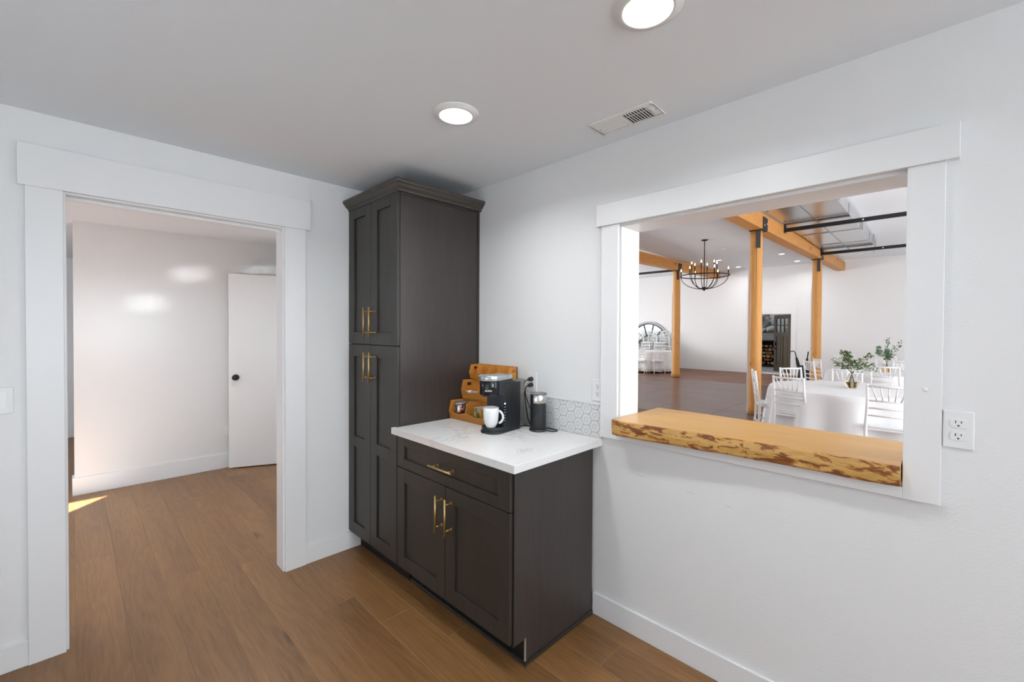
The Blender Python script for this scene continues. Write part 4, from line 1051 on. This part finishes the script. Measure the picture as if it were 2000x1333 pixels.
# umbrellas in a stand
ux, uy = 12.6, -.02
us = tag(root('umbrella_stand', (ux, uy, 0)), 'black umbrella stand beside the outside door, behind a chair', 'umbrella stand')
MB().lathe([(.15, 0), (.15, .02), (.135, .03), (.14, .50), (.15, .51), (.15, .52), (.13, .52), (.125, .04), (0, .04)], 24, (ux, uy, 0)).build('bucket', M['umb'], us)
MB().lathe([(.1515, .46), (.154, .465), (.154, .485), (.1515, .49)], 24, (ux, uy, 0)).build('rim_band', M['steel'], us)
for i, (dx_, dy_, hk, lb) in enumerate(((-.02, .20, True, 'closed black umbrella with a curved hook handle, left in the stand'), (.02, -.10, False, 'closed black umbrella standing nearly upright in the middle of the stand'), (.06, -.22, False, 'closed black umbrella leaning right in the stand'))):
    b = Vector((ux, uy+dy_*.10, .06)); t_ = Vector((ux+dx_, uy+dy_, .88-.02*i)); o = tag(root('closed_umbrella', b), lb, 'umbrella', 'closed black umbrellas in the stand')
    d = (t_-b)
    MB().tube([b, b+d*.35, b+d*.62, b+d*.80, b+d*.86], [.012, .035, .042, .03, .012], 10).build('canopy', M['umb'], o)
    if hk:
        P = [b+d*.85, b+d*.97]; e = P[-1]
        for j in range(1, 9): P.append(e+Vector((0, .07-.07*math.cos(PI*j/8), .07*math.sin(PI*j/8))))
        MB().tube(P, .012, 8).build('handle', M['steel'], o)
    else: MB().tube([b+d*.85, b+d*1.0, b+d*1.08], [.014, .017, .014], 8).build('handle', M['steel'], o)

# flower vases
def vase(x, y, z, h, r, label):
    o = tag(root('glass_vase', (x, y, z)), label, 'vase', 'faceted glass vases with amber water')
    n = 8
    P = [(r*.55, 0), (r, h*.38), (r*.42, h*.82), (r*.40, h)]
    MB().lathe(P+[(r*.36, h), (r*.38, h*.83), (r*.93, h*.38), (r*.5, h*.03), (.0001, h*.03)], n, (x, y, z), 0, False).build('glass', M['glass'], o)
    MB().lathe([(.0001, h*.032), (r*.49, h*.032), (r*.92, h*.375), (.0001, h*.376)], n, (x, y, z), 0, False).build('water', M['water'], o)
    return o
vx, vy, vz = 5.07, -1.995, .7535
vase(vx, vy, vz, .225, .080, 'faceted glass vase with amber water on the nearest tablecloth')
VR = Vector((.705, -.709, 0))   # rightwards as seen from the kitchen
def sprig(base, tip, label, leaf, ln, size, cat='flowers', group=None, flowers=0, bend=.03, seed=0, dens=1.0, big=False, vneck=None):
    r2 = random.Random(seed); base, tip = Vector(base), Vector(tip); o = tag(root('flower_sprig' if flowers else 'leafy_sprig', base), label, cat, group)
    mid = vneck if vneck is not None else base.lerp(tip, .4)+Vector((0, 0, bend))
    P = smooth([base, mid, mid.lerp(tip, .55)+Vector((0, 0, bend)), tip], 5)
    MB().tube(P, .0026, 5).build('stem', M['stem'], o)
    g = MB(); k0 = int(len(P)*.45)
    def leafat(p, d, s):
        d = d.normalized(); sd = d.cross(Vector((r2.uniform(-1, 1), r2.uniform(-1, 1), r2.uniform(-1, 1)))).normalized(); up = sd.cross(d)
        w_ = .42 if not big else .52
        return [p, p+d*s*.3+sd*s*w_*.8+up*s*.06, p+d*s*.65+sd*s*w_*.8+up*s*.08, p+d*s, p+d*s*.65-sd*s*w_*.8-up*s*.02, p+d*s*.3-sd*s*w_*.8]
    cnt = int(ln*dens)
    for i in range(cnt):
        t_ = k0+(len(P)-1-k0)*(i+r2.random())/cnt; a_ = P[int(t_)]; b_ = P[min(int(t_)+1, len(P)-1)]; p = a_.lerp(b_, t_-int(t_))
        ax = (P[-1]-P[k0]).normalized(); off = Vector((r2.uniform(-1, 1), r2.uniform(-1, 1), r2.uniform(-.6, .9)))
        q = p+off*.022*(0 if big else 1)
        lv = leafat(q, ax*.5+off, size*r2.uniform(.7, 1.25))
        if big:
            MB().add(lv, [(0, 1, 2, 3, 4, 5)]).build('leaf', leaf, o)
        else: g.add(lv, [(0, 1, 2, 3, 4, 5)])
    if not big:
        l_ = g.build('leaves', leaf, o); l_['kind'] = 'stuff'
    for i in range(flowers):
        p = P[-1]+Vector((r2.uniform(-.03, .03), r2.uniform(-.03, .03), r2.uniform(-.03, .03)))*(i > 0)
        nrm = Vector((-.6, -.55, .5)).normalized(); a1 = nrm.orthogonal().normalized(); b1 = nrm.cross(a1)
        g2 = MB()
        for j in range(9):
            t_ = 2*PI*j/9; dd = a1*math.cos(t_)+b1*math.sin(t_); ee = a1*math.cos(t_+.3)+b1*math.sin(t_+.3)
            g2.add([p, p+dd*.014, p+dd.lerp(ee, .5)*.024, p+ee*.014], [(0, 1, 2, 3)])
        g2.build('petals', M['petal'], o)
        g3 = MB().lathe([(.007, 0), (.006, .003), (0, .005)], 8); e_ = g3.build('flower_eye', M['yellow'], o, local=True)
        e_.matrix_local = Matrix.Translation(p-base) @ nrm.to_track_quat('Z', 'Y').to_matrix().to_4x4()
    return o
def vp(dr, z, dd=0): return Vector((vx, vy, 0))+VR*dr+Vector((dd*.709, dd*.705, z))
nk = vp(0, vz+.19)
BG = 'sprigs in the front vase'
spec = [(-.31, 1.13, 'thin pale sprig reaching farthest left from the front vase', M['leaf2'], 16, .022, 0), (-.235, 1.165, 'yellow-eyed white daisy at the upper left of the front bouquet', M['leaf2'], 10, .022, 2),
        (-.17, 1.06, 'short green sprig low on the left of the front bouquet', M['leaf'], 30, .03, 0), (-.13, 1.205, 'green sprig rising left of centre in the front bouquet', M['leaf'], 44, .034, 0),
        (-.045, 1.19, 'bushy green sprig in the centre of the front bouquet', M['leaf'], 64, .036, 0), (.04, 1.10, 'sparse dark sprig right of centre in the front bouquet', M['leaf'], 24, .028, 0),
        (.235, 1.175, 'green sprig rising to the right of the front bouquet', M['leaf'], 52, .032, 0), (.285, 1.05, 'green sprig reaching right in the front bouquet', M['leaf'], 44, .030, 0), (.29, .985, 'lowest thin sprig hanging right from the front vase', M['leaf2'], 26, .024, 0)]
for i, (dr, z, lb, lf, nl, sz, fl_) in enumerate(spec):
    sprig(vp(-.035*(1 if dr > 0 else -1)*min(1, abs(dr)*5), vz+.012, .01*(i % 3-1)), vp(dr, z, .05*((i*7) % 5-2)/2), lb, lf, nl, sz, 'flowers' if fl_ else 'greenery', BG, fl_, .02, i+1, 1.25, vneck=nk+VR*.006*(i-4)/4)
vx, vy, vz = 8.35, -2.10, .7535
vase(vx, vy, vz, .20, .085, 'faceted glass vase with amber water on the second tablecloth')
nk = vp(0, vz+.185)
BG2 = 'sprigs in the rear vase'
spec = [(-.20, 1.17, 'round-leaved eucalyptus sprig at the left of the rear bouquet', M['leaf2'], 9, .085, True), (-.02, 1.12, 'round-leaved eucalyptus sprig in the middle of the rear bouquet', M['leaf2'], 9, .085, True),
        (.06, 1.06, 'short round-leaved eucalyptus sprig on the right of the rear bouquet', M['leaf2'], 7, .075, True), (-.03, 1.345, 'tall feathery sprig at the top of the rear bouquet', M['leaf2'], 46, .03, False),
        (.12, 1.22, 'thin grey sprig leaning right in the rear bouquet', M['leaf2'], 20, .024, False), (.30, 1.29, 'long pale sprig reaching farthest right from the rear bouquet', M['leaf'], 18, .04, False)]
for i, (dr, z, lb, lf, nl, sz, bg_) in enumerate(spec):
    sprig(vp(-.03 if dr > 0 else .03, vz+.012, .012*(i % 3-1)), vp(dr, z, .04*(i % 3-1)), lb, lf, nl, sz, 'greenery', BG2, 0, .01, 40+i, 1.2, bg_, vneck=nk+VR*.005*(i-2))
vx, vy, vz = 13.0, 5.35, .7535
vase(vx, vy, vz, .20, .085, 'small glass vase on the far left table, half hidden by the casing')
nk = vp(0, vz+.185)
for i, (dr, z) in enumerate(((-.12, 1.15), (.02, 1.2), (.15, 1.12))):
    sprig(vp(0, vz+.012, .01*i), vp(dr, z), ('dark sprig leaning left in the far left vase', 'dark sprig standing up in the far left vase', 'dark sprig leaning right in the far left vase')[i], M['leaf'], 36, .05, 'greenery', 'sprigs in the far left vase', 0, .01, 60+i, 1.2, vneck=nk)
# hall outlet on the far wall
ol = tag(root('wall_outlet', (HX, 3.30, .45)), 'small white outlet low on the far hall wall', 'outlet')
p_ = (3.36, .50)
MB().box(HX-.008, HX, p_[0]-.05, p_[0]+.05, p_[1]-.08, p_[1]+.08).build('cover_plate', M['plastic'], ol); MB().box(HX-.012, HX-.007, p_[0]-.022, p_[0]+.022, p_[1]-.05, p_[1]+.05).build('receptacle', M['lensrim'], ol)

# ------------------------------------------------------------------ outside the hall door
struct(MB().box(HX+.15, 34, -10, 16, -.10, -.02).build('ground', M['gravel']), 'pale grey gravel ground outside the open door', 'ground')
def blob(x, y, z, sx, sy, sz, seed, m, name, sub=3, amp=.25, rz=0):
    bm = bmesh.new(); bmesh.ops.create_icosphere(bm, subdivisions=sub, radius=1)
    for v in bm.verts:
        n_ = noise.noise(v.co*1.1+Vector((seed*7, 0, 0))); n2_ = noise.noise(v.co*2.6+Vector((0, seed*5, 0)))
        v.co *= 1+amp*n_+amp*.45*n2_
        q = .30; v.co = Vector([math.copysign(abs(c)**.78, c) for c in v.co])
    me = bpy.data.meshes.new(name); bm.to_mesh(me); bm.free(); me.materials.append(m)
    o = bpy.data.objects.new(name, me); COL.objects.link(o); o.scale = (sx, sy, sz); o.location = (x, y, z); o.rotation_euler = (0, 0, rz); MATM[o.name] = Matrix(); return o
random.seed(11)
tag(blob(27.2, 4.6, 1.0, 4.6, 12, 4.6, 3, M['earth'], 'earth_bank', 4, .12), 'brown leafy earth bank rising behind the boulders', 'bank')
bl = [(20.6, 3.75, 1.95, .8, .95, .42, 'big pale boulder resting above the firewood shed, upper left'), (20.9, 2.30, 1.98, .7, .62, .44, 'pale boulder resting above the shed by the door edge'), (20.1, 3.6, 1.52, .5, .75, .16, 'flat grey boulder resting below the big pale one'),
      (21.2, .9, 1.9, .8, .6, .6, 'pale boulder hidden behind the open door leaf'), (21.3, 5.6, 1.9, .9, .8, .7, 'pale boulder at the left end of the boulder row'), (20.0, 2.45, 1.56, .35, .42, .18, 'small slanted boulder wedged under the others')]
for i, (x, y, z, sx, sy, sz, lb) in enumerate(bl): tag(blob(x, y, z, sx, sy, sz, 20+i, M['rock'], 'boulder', 3, .55), lb, 'boulder', 'boulders above the firewood')
# retaining timbers + firewood rack
fs_ = tag(root('firewood_rack', (19.4, 2.6, 0)), 'dark open firewood rack with a grey timber roof outside the door', 'firewood rack')
rx0, rx1, ry0, ry1 = 18.9, 19.6, 2.17, 4.4
MB().box(rx0-.15, rx1+.8, ry0-.75, ry1+.2, 1.12, 1.42).build('roof_timber', M['greywood'], fs_)
MB().box(rx1-.02, rx1, ry0, ry1, .05, 1.1).build('back_panel', M['dark'], fs_)
for y_ in (ry0, ry1-.06): MB().box(rx0, rx1, y_, y_+.06, -.02, 1.12).build('side_post', M['steel'], fs_)
MB().box(rx0, rx1, ry0+.06, ry1-.06, 1.06, 1.12).build('top_bar', M['steel'], fs_)
MB().box(rx0, rx1, ry0+.06, ry1-.06, -.02, .06).build('bottom_bar', M['steel'], fs_)
MB().box(rx1, rx1+1.2, ry0-1.2, ry1+.5, -.05, 1.12).build('stone_base', M['rock'], fs_)
random.seed(5); zc = .14; row = 0
while zc < 1.0:
    yc = ry0+.16+(row % 2)*.07
    while yc < ry1-.12:
        r_ = random.uniform(.045, .085); k = random.choice((3, 4, 5, 6, 9)); a0 = random.uniform(0, 6)
        P = [(yc+r_*1.1*math.cos(a0+2*PI*j/k), zc+r_*math.sin(a0+2*PI*j/k)) for j in range(k)]
        o = MB().prism(P, 'x', rx0+random.uniform(.02, .12), rx1-.05).build('firewood_log', M['logend'] if random.random() < .6 else M['logend2'])
        pale_ = o.data.materials[0] == M['logend2']
        tag(o, '%s split log in the %s row of the firewood rack outside the open door' % ('pale' if pale_ else 'brown', ('lowest', 'second', 'third', 'fourth', 'fifth', 'topmost', 'topmost')[row]), 'firewood', 'split logs in the firewood rack')
        yc += r_*2.05
    zc += .145; row += 1
# bare shrubs on the bank
for i, (x, y, z) in enumerate(((20.9, 3.4, 2.5), (21.0, 2.6, 2.75))):
    o = tag(root('bare_shrub', (x, y, z)), ('leafless twiggy shrub above the big boulder outside', 'leafless twiggy shrub near the top of the outside door')[i], 'shrub')
    r2 = random.Random(i); g = MB()
    for k in range(26):
        p = Vector((x, y, z)); d = Vector((r2.uniform(-.5, .2), r2.uniform(-1, 1), r2.uniform(.2, 1))).normalized(); q = [p]
        for j in range(4): p = p+d*r2.uniform(.12, .22); d = (d+Vector((r2.uniform(-.4, .4), r2.uniform(-.5, .5), r2.uniform(-.3, .4)))).normalized(); q.append(p)
        g.tube(q, [.014, .011, .008, .006, .004], 4)
    t_ = g.build('twigs', M['stem'], o); t_['kind'] = 'stuff'
    MB().tube([(x, y, z-.2), (x, y, z+.05)], .03, 6).build('stump', M['stem'], o)

# unseen evergreens added to keep the sun off the rocks and bank
M['needle'] = mat('evergreen_needles', (.03, .06, .025), .9, bump=1, bscale=8)
for i, (x, y, h, r_) in enumerate(((18.3, -1.15, 14, 2.1), (22.2, -.75, 15, 2.2), (17.2, -5.4, 13, 2.2))):
    o = tag(root('shade_evergreen', (x, y, -.05)), ('tall evergreen added for shade nearest the hall door, out of view', 'tall evergreen added for shade beyond the firewood, out of view', 'tall evergreen added for shade farthest right of the hall door, out of view')[i], 'tree', 'evergreens added for shade out of view outside')
    MB().tube([(x, y, -.05), (x, y, h*.5)], .16, 8).build('trunk', M['stem'], o)
    g = MB()
    for k in range(9):
        z0 = .9+k*(h-2)/9; q_ = r_*(1-(k/9.5)**2.2); g.lathe([(q_, z0), (q_*.6, z0+h*.08), (.02, z0+h*.2)], 14, (x, y, 0))
    g.build('crown', M['needle'], o)
